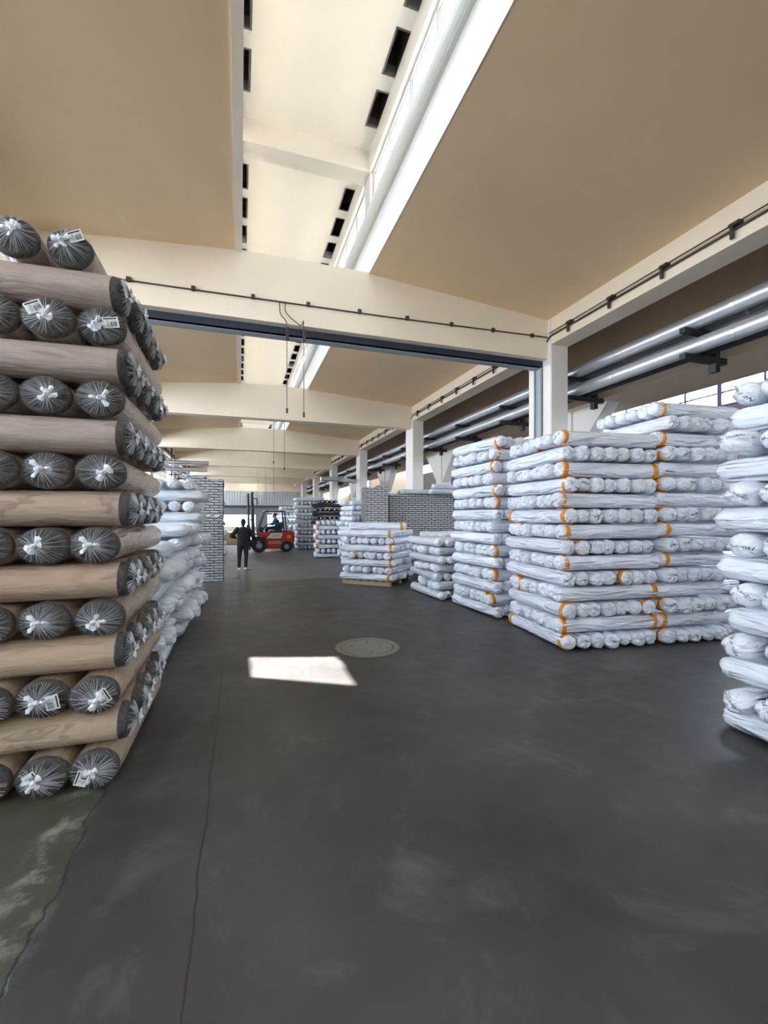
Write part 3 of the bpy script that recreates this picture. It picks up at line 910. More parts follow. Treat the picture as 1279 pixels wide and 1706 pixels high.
def band_mesh(r, squash=.97, w_=.035, mat='orange', seg=20, seed=1):
    vs_, fs = [], []
    prof = [(-w_, r * .97), (-w_, r * 1.055), (w_, r * 1.065), (w_, r * .97)]
    for (x, rad) in prof:
        for j in range(seg):
            a_ = 2 * math.pi * j / seg
            q = 1 + .02 * math.sin(3 * a_ + seed)
            vs_.append((x + .006 * math.sin(2 * a_ + seed), math.cos(a_) * rad * q, math.sin(a_) * rad * q * squash))
    for i in range(4):
        for j in range(seg):
            k2 = ((i + 1) % 4) * seg
            fs.append((i * seg + j, i * seg + (j + 1) % seg, k2 + (j + 1) % seg, k2 + j))
    return me_from('tape_band', vs_, fs, M[mat], True)


def text_mesh(s_, size, domed=None, slant=.25):
    """handwriting as flat mesh in local YZ plane facing -X, centred"""
    cu = bpy.data.curves.new('t', 'FONT')
    cu.body = s_
    cu.size = size
    cu.shear = slant
    cu.align_x = 'CENTER'
    cu.align_y = 'CENTER'
    cu.resolution_u = 2
    to = bpy.data.objects.new('t', cu)
    COL.objects.link(to)
    dg = bpy.context.evaluated_depsgraph_get()
    me = bpy.data.meshes.new_from_object(to.evaluated_get(dg))
    bpy.data.objects.remove(to)
    bpy.data.curves.remove(cu)
    me.materials.clear()
    me.materials.append(M['ink'])
    return me


from mathutils.bvhtree import BVHTree
BV = {}


def write_on(o, tm, deg, off=(0, 0)):
    """lay flat lettering onto the crumpled -X end of roll o, following its surface"""
    me = o.data
    if me.name not in BV:
        BV[me.name] = BVHTree.FromPolygons([v.co.copy() for v in me.vertices], [tuple(p_.vertices) for p_ in me.polygons])
    ra = o.rotation_euler[0]
    basis = Matrix(((0, 0, -1), (-1, 0, 0), (0, 1, 0)))
    m_ = Matrix.Rotation(-ra, 3, 'X') @ Matrix.Rotation(R(-deg), 3, 'X') @ basis
    base = Matrix.Rotation(-ra, 3, 'X') @ Vector((0, -off[0], off[1]))
    bm = bmesh.new()
    bm.from_mesh(tm)
    bmesh.ops.triangulate(bm, faces=bm.faces)
    bmesh.ops.subdivide_edges(bm, edges=[e for e in bm.edges if e.calc_length() > .012], cuts=1)
    for v in bm.verts:
        q = m_ @ v.co + base
        h = BV[me.name].ray_cast(Vector((-2, q.y, q.z)), Vector((1, 0, 0)))
        v.co = Vector(((h[0].x if h[0] is not None else -o.dimensions.x / 2) - .003, q.y, q.z))
    nm = bpy.data.meshes.new('handwriting')
    bm.to_mesh(nm)
    bm.free()
    nm.materials.append(M['ink'])
    return child('handwriting', nm, o)


FR = .096
white_meshes = [roll_mesh('white_roll', 11 + i, FR, 1.42, [M['white_wrap'], M['white_end']], twist=[.5, -.8, 1.1, .2, -.4, .9][i], wob=.04, crump=.11, squash=.98, capd=.035, rings=14, seg=26) for i in range(6)]
band_meshes = [band_mesh(FR, .98, .022 + .006 * i, 'orange', seed=i) for i in range(3)]
bag_meshes = [roll_mesh('bagged_roll', 31 + i, .098, 1.42, [M['bag_wrap'], M['bag_end']], seg=28, wob=.05, crump=.10, capd=.065, twist=.6 - .5 * i, knot=.03, squash=.96, rings=12) for i in range(5)]
grey_meshes = [roll_mesh('grey_roll', 51 + i, .088, 1.4, [M['grey_wrap'], M['white_end']], seg=18, wob=.05, crump=.12, rings=6) for i in range(3)]
black_meshes = [roll_mesh('black_roll', 61 + i, .09, 1.4, [M['black_roll'], M['black_roll']], seg=16, wob=.02, crump=.05, rings=4) for i in range(2)]
scribbles = [text_mesh(t_, .045) for t_ in ('G218-04', '1055-2', '98-A041', '#38-12')]

ORD = ['bottom', 'second', 'third', 'fourth', 'fifth', 'sixth', 'seventh', 'eighth', 'ninth', 'tenth', 'eleventh', 'twelfth', 'thirteenth', 'fourteenth', 'fifteenth', 'sixteenth', 'seventeenth']
NTH = ['corner', 'second', 'third', 'fourth', 'fifth', 'sixth', 'seventh', 'eighth']
used_first = set()


def place_roll(name, me, loc, rot, label, group, cat='fabric roll'):
    o = bpy.data.objects.new(name, me)
    COL.objects.link(o)
    o.location = loc
    o.rotation_euler = rot
    tag(o, label, cat, group)
    return o


def child(name, me, parent, loc=(0, 0, 0), rot=(0, 0, 0), label=None, scale=None):
    o = bpy.data.objects.new(name, me)
    COL.objects.link(o)
    o.parent = parent
    o.location = loc
    o.rotation_euler = rot
    if scale: o.scale = scale
    if label: o['label'] = label
    return o


def stack(name, meshes, origin, ang, n_, layers, pitch, width, L, label, group, first='F', z0=0.0, keep=None, band=0.0, corner_band=.8,
          jit=.02, mark=0.0, lean=0.0, rz=1.2, sx_=1.0, extra=None, wscale=1.0, hscale=1.0, mirror=False):
    """layers alternate: F = rolls run away from the viewer, ends on the front; S = rolls run along the front"""
    r_ = random.Random(hash(group) % 1000 if False else sum(map(ord, group)))
    ux, uy = math.cos(ang), math.sin(ang)
    vx, vy = -uy, ux
    out = []
    for k in range(layers):
        typ = first if k % 2 == 0 else ('S' if first == 'F' else 'F')
        z = z0 + pitch * (k + .5)
        ofs = r_.uniform(-jit, jit), r_.uniform(-jit, jit)
        for i in range(n_):
            if keep and not keep(typ, i, k): continue
            c_ = width * (i + .5) / n_ + r_.uniform(-.006, .006)
            if typ == 'F':
                u, v = c_ + ofs[0] * .5, L / 2 + ofs[1] + r_.uniform(-jit, jit) * 1.8
                a_ = ang + math.pi / 2
            else:
                u, v = L / 2 + ofs[0] + r_.uniform(-jit, jit) * 1.8, c_ + ofs[1] * .5
                a_ = ang
            if extra:
                du, dv = extra(k)
                u += du; v += dv
            if mirror:
                u = -u
                if typ == 'S': a_ = ang + math.pi
            x, y = origin[0] + ux * u + vx * v, origin[1] + uy * u + vy * v
            roll_ang = r_.uniform(-R(10), R(10)) + (math.pi if r_.random() < .5 else 0)
            me = meshes[r_.randrange(len(meshes))]
            where = {'F': 'end-on, %s', 'S': 'lengthwise, %s'}[typ] % (NTH[i] if i else 'corner')
            o = place_roll(name, me, (x, y, z + lean * k), (roll_ang, r_.uniform(-R(.4), R(.4)), a_ + R(r_.uniform(-rz, rz))),
                           '%s, %s layer, %s' % (label, ORD[k] if k < layers - 1 else 'top', where), group)
            s_ = r_.uniform(.88, 1.02) if i else 1.03
            if n_ > 1: o.scale = (1 + r_.uniform(-.01, .015), s_ * wscale, (1.0 if i == 0 else r_.uniform(.88, 1.02)) * hscale)
            near = -1
            for sgn in (-1, 1):
                pb = corner_band * (.75 if sgn < 0 else .28) if i == 0 else band * .6
                if r_.random() < pb and band + corner_band > 0:
                    child('tape_band', band_meshes[r_.randrange(3)], o, (sgn * (L / 2 - .05 - r_.uniform(0, .03)), 0, 0), (r_.uniform(0, 6), 0, 0))
            if mark and r_.random() < mark:
                # small marker scribble on the end that faces the aisle
                write_on(o, scribbles[r_.randrange(len(scribbles))], r_.uniform(-40, 40), (0, r_.uniform(-.02, .03)))
            out.append((typ, i, k, o))
    return out


# S1: the big banded stack at the aisle corner, right
A5 = R(-6)
stack('white_fabric_roll', white_meshes, (3.84, 4.52), A5, 7, 14, .2, 1.4, 1.44, 'white sleeved roll in the big corner stack', 'rolls of the big white corner stack', first='F', band=.07, mark=.15)
# S2: taller stack right behind/beside it
stack('white_fabric_roll', white_meshes, (5.32, 4.36), R(-4), 6, 16, .203, 1.22, 1.35, 'white sleeved roll in the tallest white stack on the right', 'rolls of the tallest white stack', first='F', band=.03, mark=.2,
      keep=lambda t_, i, k: t_ == 'F' or i == 0 or k >= 13, corner_band=.5)
# S1b: next white stack down the aisle
stack('white_fabric_roll', white_meshes, (3.98, 6.30), R(2), 7, 15, .203, 1.4, 1.44, 'white sleeved roll in the second white stack down the aisle', 'rolls of the second white stack down the aisle', first='F', band=.10, mark=.05,
      keep=lambda t_, i, k: t_ == 'S' or i <= 0 or (k >= 13) or i == 1, corner_band=.8)
# S3: near right stack in thin pale bags with handwriting
writes = ['92181-06-8012', '98-A-1044', '9261 35x2801', '9715-1-44WP', '9281-02 WN', '9218-C-07', '9261-55x5401', '99-A-0241']
wmesh = [text_mesh(t_, .030 if len(t_) > 10 else .036) for t_ in writes]
def bag_extra(k):
    return ([-.02, -.03, -.05, .03, -.04, .03, .02, .05, .0, -.04, .03, -.03, .02, .05][k % 14], 0)
bags = stack('bagged_fabric_roll', bag_meshes, (3.69, 1.05), 0, 6, 14, .197, 1.42, 1.42, 'pale blue bagged roll in the near right stack', 'rolls of the near right bagged stack', first='F', jit=.03,
             keep=None, corner_band=0, extra=bag_extra, wscale=1.14, hscale=1.02)
for (typ, i, k, o) in bags:
    if typ == 'S' and i >= 3:
        q = k // 2
        if i == 5:
            a_ = [38, 70, 38, 8, 35, -6, 48][q % 7]
            of = [(-.01, .0), (0, .02), (0, .03), (.01, -.01), (-.01, .0), (0, .035), (-.02, .0)][q % 7]
            wi = [3, 1, 0, 7, 6, 2, 4][q % 7]
        else:
            a_, of, wi = rnd.choice([30, 50, 20, -10]), (0, .01), (q + i) % 8
        write_on(o, wmesh[wi], -a_, of)


# ---- left side: white bagged stacks behind the brown one
LB = 'white bagged roll, %s stack behind brown rolls'
LG = 'rolls of the %s white stack behind the brown rolls'
near_keep = lambda t_, i, k: (t_ == 'F' and i <= 2) or t_ == 'S'
stack('bagged_fabric_roll', bag_meshes, (-.80, 5.0), 0, 6, 7, .197, 1.42, 1.42, LB % 'low nearest', LG % 'low nearest', first='F', jit=.05, keep=near_keep, mirror=True, band=0, corner_band=0, wscale=1.15)
stack('bagged_fabric_roll', bag_meshes, (-.76, 6.65), 0, 6, 8, .2, 1.4, 1.42, LB % 'middle', LG % 'middle', first='F', jit=.05, keep=near_keep, mirror=True, band=.1, corner_band=.3, wscale=1.12)
stack('bagged_fabric_roll', bag_meshes, (-.74, 8.35), 0, 6, 12, .197, 1.4, 1.42, LB % 'tall farthest', LG % 'tall farthest', first='S', jit=.05, keep=near_keep, mirror=True, band=.05, corner_band=.1, wscale=1.05)

# ---- S4 low lumpy stack and S5 banded stack on a pallet
stack('grey_fabric_roll', grey_meshes, (3.80, 8.15), R(1), 6, 7, .178, 1.2, 1.4, 'pale grey crumpled roll in the low stack beside the pallet', 'rolls of the low lumpy stack', first='F', jit=.05,
      keep=lambda t_, i, k: t_ == 'S' or i <= 3, corner_band=0, wscale=1.15, rz=3)
plt = empty('wooden_pallet', (3.46, 9.93, 0), R(-43))
tag(plt, 'wooden pallet under the small orange banded stack', 'pallet')
for i in range(7):
    MB().box(-1.38 + .2 * i, -1.26 + .2 * i, .0, 1.36, .09, .11).build('deck_board', M['wood'], plt)
for y in (0.02, .63, 1.24):
    MB().box(-1.38, -.06, y, y + .1, 0, .09).build('runner', M['wood'], plt)
stack('white_fabric_roll', white_meshes, (3.45, 9.92), R(-43), 7, 7, .178, 1.36, 1.42, 'white banded roll in the pallet stack', 'rolls of the small stack on the pallet', first='S', z0=.11,
      mirror=True, band=.2, corner_band=1.3, jit=.03, hscale=.92)
o = place_roll('white_fabric_roll', white_meshes[2], (3.35, 10.75, .11 + .178 * 7 + .09), (0, 0, R(-25)), 'single white roll lying across the top of the small pallet stack', 'rolls of the small stack on the pallet')
child('tape_band', band_meshes[1], o, (.62, 0, 0))

# ---- black rolls, right (on the far banded stack) and left far
stack('black_fabric_roll', black_meshes, (3.2, 20.2), R(-3), 7, 12, .19, 1.5, 1.4, 'black roll in the dark stack on the right, past the pallet', 'black rolls on the right', first='F',
      keep=lambda t_, i, k: k >= 7 and (t_ == 'F' or i == 0), corner_band=0)
stack('black_fabric_roll', black_meshes, (3.5, 20.2), R(-3), 4, 1, .19, .85, 1.4, 'black roll of the top four in the dark stack', 'black rolls on the right', first='F', z0=12 * .19, corner_band=0)
stack('black_fabric_roll', black_meshes, (-.62, 17.6), 0, 5, 12, .19, 1.05, 1.4, 'black roll in the far dark stack left of the person', 'black rolls on the left', first='F', mirror=True,
      keep=lambda t_, i, k: k >= 6 and (t_ == 'F' or i == 0), corner_band=0)
# white gathered ends of the black rolls
kn = MB()
kn.tube([(-.745, 0, 0), (-.79, .005, -.01)], .03, 8)
knm = kn.mesh('end_tie', M['tube_end'])
for o in [q for q in bpy.data.objects if q.name.startswith('black_fabric_roll')]:
    child('end_tie', knm, o)

# ---- the many smallest rolls, far away: one joined object
def far_rolls():
    tmpl = []
    for i in range(3):
        tmpl.append(roll_mesh('tmp', 81 + i, .092, 1.4, [M['white_wrap'], M['white_end']], seg=10, rings=2, wob=.06, crump=.15))
    bt = band_mesh(.095, .97, .04, 'orange', 10)
    V, F, MI = [], [], []

    def put(me, mat, add_mi):
        k0 = len(V)
        V.extend([tuple(mat @ v.co) for v in me.vertices])
        for p_ in me.polygons:
            F.append(tuple(i_ + k0 for i_ in p_.vertices)); MI.append(add_mi + p_.material_index)

    def pile(origin, ang, n_, layers, pitch, width, first_, z0, band, mi, jit=.03, full=True, mirror=False, n_s=2):
        ux, uy = math.cos(ang), math.sin(ang); vx, vy = -uy, ux
        for k in range(layers):
            typ = first_ if k % 2 == 0 else ('S' if first_ == 'F' else 'F')
            for i in range(n_):
                c_ = width * (i + .5) / n_
                j1, j2 = rnd.uniform(-jit, jit), rnd.uniform(-jit, jit)
                if typ == 'F': u, v, a_ = c_ + j1 * .3, .7 + j2, ang + math.pi / 2
                else: u, v, a_ = .7 + j1, c_, ang
                if mirror: u = -u
                m_ = Matrix.Translation((origin[0] + ux * u + vx * v, origin[1] + uy * u + vy * v, z0 + pitch * (k + .5))) @ Matrix.Rotation(a_ + rnd.uniform(-.02, .02), 4, 'Z') @ Matrix.Rotation(rnd.uniform(0, 6), 4, 'X')
                put(tmpl[rnd.randrange(3)], m_, mi)
                if band and rnd.random() < (band * 4 if i == 0 else band):
                    put(bt, m_ @ Matrix.Translation((rnd.choice([-1, 1]) * .64, 0, 0)), 2)
    pile((2.9, 17.7), R(-8), 7, 8, .19, 1.45, 'S', 0, .15, 0)
    pile((2.7, 22.6), R(-3), 6, 14, .19, 1.2, 'F', 0, 0, 3)
    pile((2.2, 25.6), 0, 5, 12, .19, 1.1, 'S', 0, 0, 0, jit=.12)
    pile((1.9, 28.5), 0, 5, 11, .19, 1.1, 'S', 0, 0, 0, jit=.12)
    pile((3.4, 27.5), 0, 7, 13, .19, 1.4, 'S', 0, 0, 0, jit=.12)
    pile((3.75, 15.3), R(4), 6, 12, .19, 1.3, 'F', 0, 0, 0, jit=.14)
    pile((5.05, 17.0), R(0), 4, 14, .19, .85, 'F', 0, 0, 0, jit=.1)
    pile((-.62, 17.6), 0, 5, 6, .19, 1.1, 'F', 0, .05, 0, jit=.12, mirror=True)
    pile((-1.0, 21.0), 0, 5, 9, .19, 1.1, 'F', 0, .05, 0, jit=.12, mirror=True)
    pile((-.7, 14.6), 0, 5, 4, .19, 1.1, 'F', 0, .05, 0, jit=.12, mirror=True)
    pile((5.0, 10.6), R(0), 5, 7, .18, 1.1, 'F', 0, 0, 0, jit=.1)
    pile((4.3, 32), 0, 7, 12, .19, 1.4, 'F', 0, .1, 0)
    me = me_from('distant_fabric_rolls', V, F, [M['white_wrap'], M['white_end'], M['orange'], M['grey_wrap'], M['grey_wrap']], True, MI)
    o_ = mesh_obj('distant_fabric_rolls', me)
    tag(o_, 'many small white and grey fabric rolls in the distant stacks along both sides', 'fabric rolls', None, 'stuff')
far_rolls()

# ---- grey bundles stacked like masonry
BW, BH, BD = .222, .0685, .6
def bundle_mesh(w_, seed):
    r_ = random.Random(seed)
    mb_ = MB().box(.010, w_ - .014, 0, BD - .02, .012, BH - .014)
    mb_.cur = 1
    mb_.box(.001, w_ - .001, .022, BD, .0, BH - .002)
    me = mb_.mesh('bundle', [M['bundle_wrap'], M['black_steel']], bevel=.004)
    for v in me.vertices:
        v.co.x += r_.uniform(-.002, .002); v.co.z += r_.uniform(-.002, .002)
    return me
bfull = [bundle_mesh(BW, i) for i in range(3)]
bhalf = [bundle_mesh(BW / 2, 9 + i) for i in range(2)]
def bundles(origin, ang, ncol, rows, label, group):
    ux, uy = math.cos(ang), math.sin(ang)
    for r0 in range(rows):
        x = 0
        i = 0
        while x < ncol * BW - .01:
            half = (r0 % 2 == 1 and i == 0) or (ncol * BW - x < BW * .75)
            me = rnd.choice(bhalf if half else bfull)
            if not (r0 == rows - 1 and rnd.random() < .25):
                d = rnd.uniform(-.015, .015)
                place_roll('fabric_bundle', me, (origin[0] + ux * x - uy * d, origin[1] + uy * x + ux * d, r0 * BH), (0, 0, ang + R(rnd.uniform(-1, 1))), '%s, %s row up, %s from the left' % (label, nth(r0 + 1), nth(i + 1)), group, 'bundle')
            x += BW / 2 if half else BW
            i += 1
bundles((-.42 - BW * 3.5, 12.2), 0, 3.5, 40, 'grey bundle in the pile left of the person', 'grey bundles of the left pile')
bundles((3.62, 13.02), R(-8), 3.5, 39, 'grey bundle in the narrow right pile', 'grey bundles of the narrow right pile')
st = MB()
rb = random.Random(3)
for r0 in range(35):
    x = 0
    while x < 2.6:
        w_ = BW / 2 if (r0 % 2 and x == 0) else BW
        d = rb.uniform(-.012, .012)
        st.cur = 0
        st.box(x + .010, x + w_ - .014, d, .48 + d, r0 * BH + .012, r0 * BH + BH - .014)
        st.cur = 1
        st.box(x + .001, x + w_ - .001, d + .022, .5 + d, r0 * BH, r0 * BH + BH - .002)
        x += w_
o = st.build('stacked_fabric_bundles', [M['bundle_wrap'], M['black_steel']])
o.location = (4.52, 13.25, 0)
o.rotation_euler = (0, 0, R(-4))
tag(o, 'long pile of grey bundles laid like brick on the right behind the pallet stack', 'bundles', None, 'stuff')
for i, (x, y, z, L_) in enumerate([(5.5, 13.3, 2.49, 0), (5.45, 13.5, 2.49, 2), (6.3, 12.9, 2.49, 5), (6.6, 13.15, 2.49, -4), (6.45, 13.0, 2.66, 3)]):
    place_roll('grey_fabric_roll', grey_meshes[i % 3], (x + .2, y + .0, z), (0, 0, R(L_ - 4)), 'pale roll lying on top of the long grey bundle pile, %s' % ['front one at the left', 'second at the left', 'lower front at the right', 'lower rear at the right', 'upper one at the right'][i], 'rolls on top of the bundle pile')

# ------------------------------------------------------------------ brown stack, near left
BL = 1.46
def brown_mesh(name, seed):
    me = roll_mesh(name, seed, .138, BL, [M['brown_side'], M['brown_end']], seg=32, wob=.018, crump=.02, capd=.006, squash=.86, rings=10)
    return me
brown = [brown_mesh('brown_roll', 101 + i) for i in range(5)]

def film_mesh(seed):
    r_ = random.Random(seed)
    h = -BL / 2 - .008
    rad, sq = .137, .86
    b_ = MB()
    seg = 44
    cy0, cz0 = r_.uniform(-.03, .03), r_.uniform(-.02, .02)
    vs_, fs = [], []
    prof = [(1.03, .10), (1.03, .0), (.97, -.012), (.7, -.022), (.4, -.034), (.14, -.055)]
    for (f, dx) in prof:
        for j in range(seg):
            a_ = 2 * math.pi * j / seg
            pl = (.006 if j % 2 else -.004) * (1 if f < 1 else .3) + r_.uniform(-.003, .003)
            vs_.append((h + dx + pl, math.cos(a_) * rad * f + cy0 * (1 - f), (math.sin(a_) * rad * f) * sq + cz0 * (1 - f)))
    for i in range(len(prof) - 1):
        for j in range(seg):
            fs.append((i * seg + j, i * seg + (j + 1) % seg, (i + 1) * seg + (j + 1) % seg, (i + 1) * seg + j))
    b_.add(vs_, fs)
    b_.cur = 1
    # pleats: thin raised ribs of gathered film running to the knot
    for i in range(64):
        a_ = 2 * math.pi * (i + r_.random()) / 64
        r1_ = rad * (r_.uniform(.45, .94) if r_.random() < .6 else .95)
        r0_ = rad * r_.uniform(.08, .2)
        wd = r_.uniform(.0008, .0022)
        def P(rr2, side, lift):
            aa = a_ + side * wd / max(rr2, .03)
            f = rr2 / rad
            return (h - .016 - .042 * (1 - f) - lift, math.cos(aa) * rr2 + cy0 * (1 - f), math.sin(aa) * rr2 * sq + cz0 * (1 - f))
        b_.add([P(r0_, -2.2, 0), P(r0_, 2.2, 0), P(r0_, 0, .004), P(r1_, -.5, -.004), P(r1_, .5, -.004), P(r1_, 0, .0)],
               [(0, 3, 5, 2), (2, 5, 4, 1), (0, 1, 4, 3), (3, 4, 5), (0, 2, 1)])
    me = b_.mesh('film_end', [M['film'], M['pleat']])
    me.shade_smooth()
    return me, cy0, cz0

def knot_mesh(seed, cy0, cz0):
    r_ = random.Random(seed)
    b_ = MB()
    h = -BL / 2 - .055
    c0 = Vector((h, cy0 * .95, cz0 * .95))
    for i in range(6):
        a_ = r_.uniform(0, 6.28)
        L_ = r_.uniform(.025, .062) if i else .03
        d = Vector((-.012, math.cos(a_) * L_, math.sin(a_) * L_))
        w_ = r_.uniform(.010, .022)
        t_ = Vector((r_.uniform(-.01, .01), -math.sin(a_) * w_, math.cos(a_) * w_))
        b_.add([c0 - t_ * .35, c0 + t_ * .35, c0 + d + t_, c0 + d * 1.2, c0 + d - t_, c0 + d * .6 + Vector((-.014, 0, 0))],
               [(0, 5, 4), (0, 1, 5), (1, 2, 5), (5, 2, 3), (5, 3, 4), (0, 4, 3, 2, 1)])
    # core of the twist
    vs_, fs = [], []
    for i in range(5):
        for j in range(8):
            a_ = 2 * math.pi * j / 8
            q = (.012, .016, .018, .015, .004)[i] * r_.uniform(.75, 1.25)
            vs_.append((h + .015 - .012 * i, c0.y + math.cos(a_) * q, c0.z + math.sin(a_) * q))
    for i in range(4):
        for j in range(8):
            fs.append((i * 8 + j, i * 8 + (j + 1) % 8, (i + 1) * 8 + (j + 1) % 8, (i + 1) * 8 + j))
    b_.add(vs_, fs)
    return b_.mesh('film_knot', M['knot'])

films = [film_mesh(200 + i) for i in range(5)]
knots = [knot_mesh(300 + i, films[i][1], films[i][2]) for i in range(5)]
# tag: white paper with dark header, bars and print lines
lm = MB()
lm.box(-.001, 0, -.038, .038, -.029, .029)
lm.cur = 1
lm.box(-.0016, -.001, -.031, .031, .017, .024)
yb = -.030
rb = random.Random(5)
for i in range(11):
    lm.box(-.0016, -.001, yb, yb + rb.choice([.0012, .002]), -.022, .004)
    yb += .0030
for i in range(6):
    lm.box(-.0016, -.001, .006, .006 + rb.uniform(.012, .024), .010 - i * .006, .0115 - i * .006)
lm.box(-.0016, -.001, -.030, -.006, .008, .0095)
label_me = lm.mesh('paper_tag', [M['label_paper'], M['ink']])

row_words = ORD[:14] + ['top']
nl = {0: 2, 2: 3, 12: 2, 14: 1}
rB = random.Random(12)
for k in range(15):
    z = .233 * (k + .5) + .002
    F_ = (k % 2 == 0)
    xo = rB.uniform(-.012, .012)
    rng = range(5)
    for i in rng:
        me = brown[rB.randrange(5)]
        if F_:
            if k == 14:
                if i > 1: continue
                x = [-1.02, -1.29][i]
            else:
                x = -.853 - .283 * i + xo
            y = 3.20 + BL / 2 + rB.uniform(-.02, .03) - (.05 if k in (0, 2) else 0)
            a_ = R(90) + R(rB.uniform(-1, 1))
            w_ = 'end-on in the %s layer, %s' % (row_words[k], ['at the corner', 'second from the corner', 'third from the corner', 'fourth from the corner', 'fifth from the corner'][i])
        else:
            x = -.722 - BL / 2 + rB.uniform(-.02, .02) + xo
            y = 3.16 + .145 + .285 * i
            a_ = R(180) + R(rB.uniform(-.6, .6))
            w_ = 'lengthwise in the %s layer, %s' % (row_words[k], ['front one', 'second behind the front', 'third behind the front', 'fourth behind the front', 'rearmost one'][i])
        spin = R(rB.uniform(-3, 3)) + (math.pi if rB.random() < .5 else 0)
        o = place_roll('brown_fabric_roll', me, (x, y, z), (spin, 0, a_), 'beige patterned roll in clear film, ' + w_, 'film wrapped beige rolls of the near left stack')
        o.scale = (1, (1.0 if k != 14 else .93) * rB.uniform(.97, 1.02), rB.uniform(.96, .985))
        o.color = (.86, .80, .68, 1) if k < 5 else ((.84, .77, .71, 1) if k < 9 else (.80, .77, .79, 1))
        q = rB.randrange(5)
        child('film_end', films[q][0], o)
        child('film_knot', knots[q], o)
        if F_ and i < nl.get(k, 0):
            yy_, zz_ = [(.045, .0), (.02, -.01), (-.02, .0)][i]
            if k == 14: yy_, zz_ = .04, .06
            if k == 14 and i == 1: continue
            m_ = Matrix.Rotation(-spin, 3, 'X')
            if k == 12: pos = [(-.06, .01), (.055, .035)][i]; dg_ = [-10, -28][i]
            elif k == 14: pos = (-.05, .055); dg_ = -25
            elif k == 2: pos = [(-.06, .01), (-.065, -.005), (-.03, .02)][i]; dg_ = [60, 80, 10][i]
            else: pos = [(.055, -.02), (.04, .02)][i]; dg_ = [-70, 60][i]
            p3 = m_ @ Vector((-BL / 2 - .052, pos[0], pos[1]))
            child('paper_tag', label_me, o, p3, (Matrix.Rotation(-spin + R(dg_), 3, 'X').to_euler()), 'white paper tag with barcode and small print', (1.2, 1.2, 1.2))

# ------------------------------------------------------------------ people
def capsule(mb_, a, b, r0_, r1_, seg=14, flat=1.0, side=None):
    """tapered limb with round ends"""
    a, b = Vector(a), Vector(b)
    d = (b - a)
    L_ = d.length
    d.normalize()
    up = Vector((0, 0, 1)) if abs(d.z) < .9 else Vector((0, 1, 0))
    e1_ = (Vector(side) if side else d.cross(up)).normalized()
    e2_ = e1_.cross(d).normalized()
    rings = []
    for t_ in (-1, -.75, -.4, 0):
        rings.append((a + d * r0_ * t_, r0_ * math.sqrt(max(0.02, 1 - t_ * t_))))
    for t_ in (.33, .66):
        rings.append((a.lerp(b, t_), r0_ + (r1_ - r0_) * t_))
    for t_ in (0, .4, .75, 1):
        rings.append((b + d * r1_ * t_, r1_ * math.sqrt(max(0.02, 1 - t_ * t_))))
    vs_, fs = [], []
    for c_, q in rings:
        for j in range(seg):
            t_ = 2 * math.pi * j / seg
            vs_.append(c_ + e1_ * math.cos(t_) * q + e2_ * math.sin(t_) * q * flat)
    for i in range(len(rings) - 1):
        for j in range(seg):
            fs.append((i * seg + j, i * seg + (j + 1) % seg, (i + 1) * seg + (j + 1) % seg, (i + 1) * seg + j))
    fs.append(tuple(reversed(range(seg))))
    fs.append(tuple(range((len(rings) - 1) * seg, len(rings) * seg)))
    mb_.add(vs_, fs)


def ellipsoid(mb_, c_, rx, ry, rz_, face=(0, 1, 0), seg=18):
    f = Vector((face[0], face[1], 0)).normalized()
    l_ = Vector((f.y, -f.x, 0))
    vs_, fs = [], []
    n_ = 10
    for i in range(n_ + 1):
        ph = math.pi * (i + .02) / (n_ + .04)
        for j in range(seg):
            t_ = 2 * math.pi * j / seg
            vs_.append(Vector(c_) + l_ * math.cos(t_) * math.sin(ph) * rx + f * math.sin(t_) * math.sin(ph) * ry + Vector((0, 0, math.cos(ph) * rz_)))
    for i in range(n_):
        for j in range(seg):
            fs.append((i * seg + j, (i + 1) * seg + j, (i + 1) * seg + (j + 1) % seg, i * seg + (j + 1) % seg))
    fs.append(tuple(range(seg)))
    fs.append(tuple(reversed(range(n_ * seg, (n_ + 1) * seg))))
    mb_.add(vs_, fs)


def loft(mb_, rings, face=(0, 1, 0), seg=20):
    """rings: (centre, half width, half depth)"""
    f = Vector((face[0], face[1], 0)).normalized()
    l_ = Vector((f.y, -f.x, 0))
    vs_, fs = [], []
    for c_, rx, ry in rings:
        for j in range(seg):
            t_ = 2 * math.pi * j / seg
            vs_.append(Vector(c_) + l_ * math.cos(t_) * rx + f * math.sin(t_) * ry)
    for i in range(len(rings) - 1):
        for j in range(seg):
            fs.append((i * seg + j, i * seg + (j + 1) % seg, (i + 1) * seg + (j + 1) % seg, (i + 1) * seg + j))
    fs.append(tuple(reversed(range(seg))))
    fs.append(tuple(range((len(rings) - 1) * seg, len(rings) * seg)))
    mb_.add(vs_, fs)


def fused(name, mb_, mat, parent, voxel, smooth_it=3):
    o_ = mb_.build(name, mat, parent)
    md = o_.modifiers.new('remesh', 'REMESH')
    md.mode = 'VOXEL'
    md.voxel_size = voxel
    md.use_smooth_shade = True
    if smooth_it:
        sm = o_.modifiers.new('smooth', 'SMOOTH')
        sm.factor = .6
        sm.iterations = smooth_it
    return o_


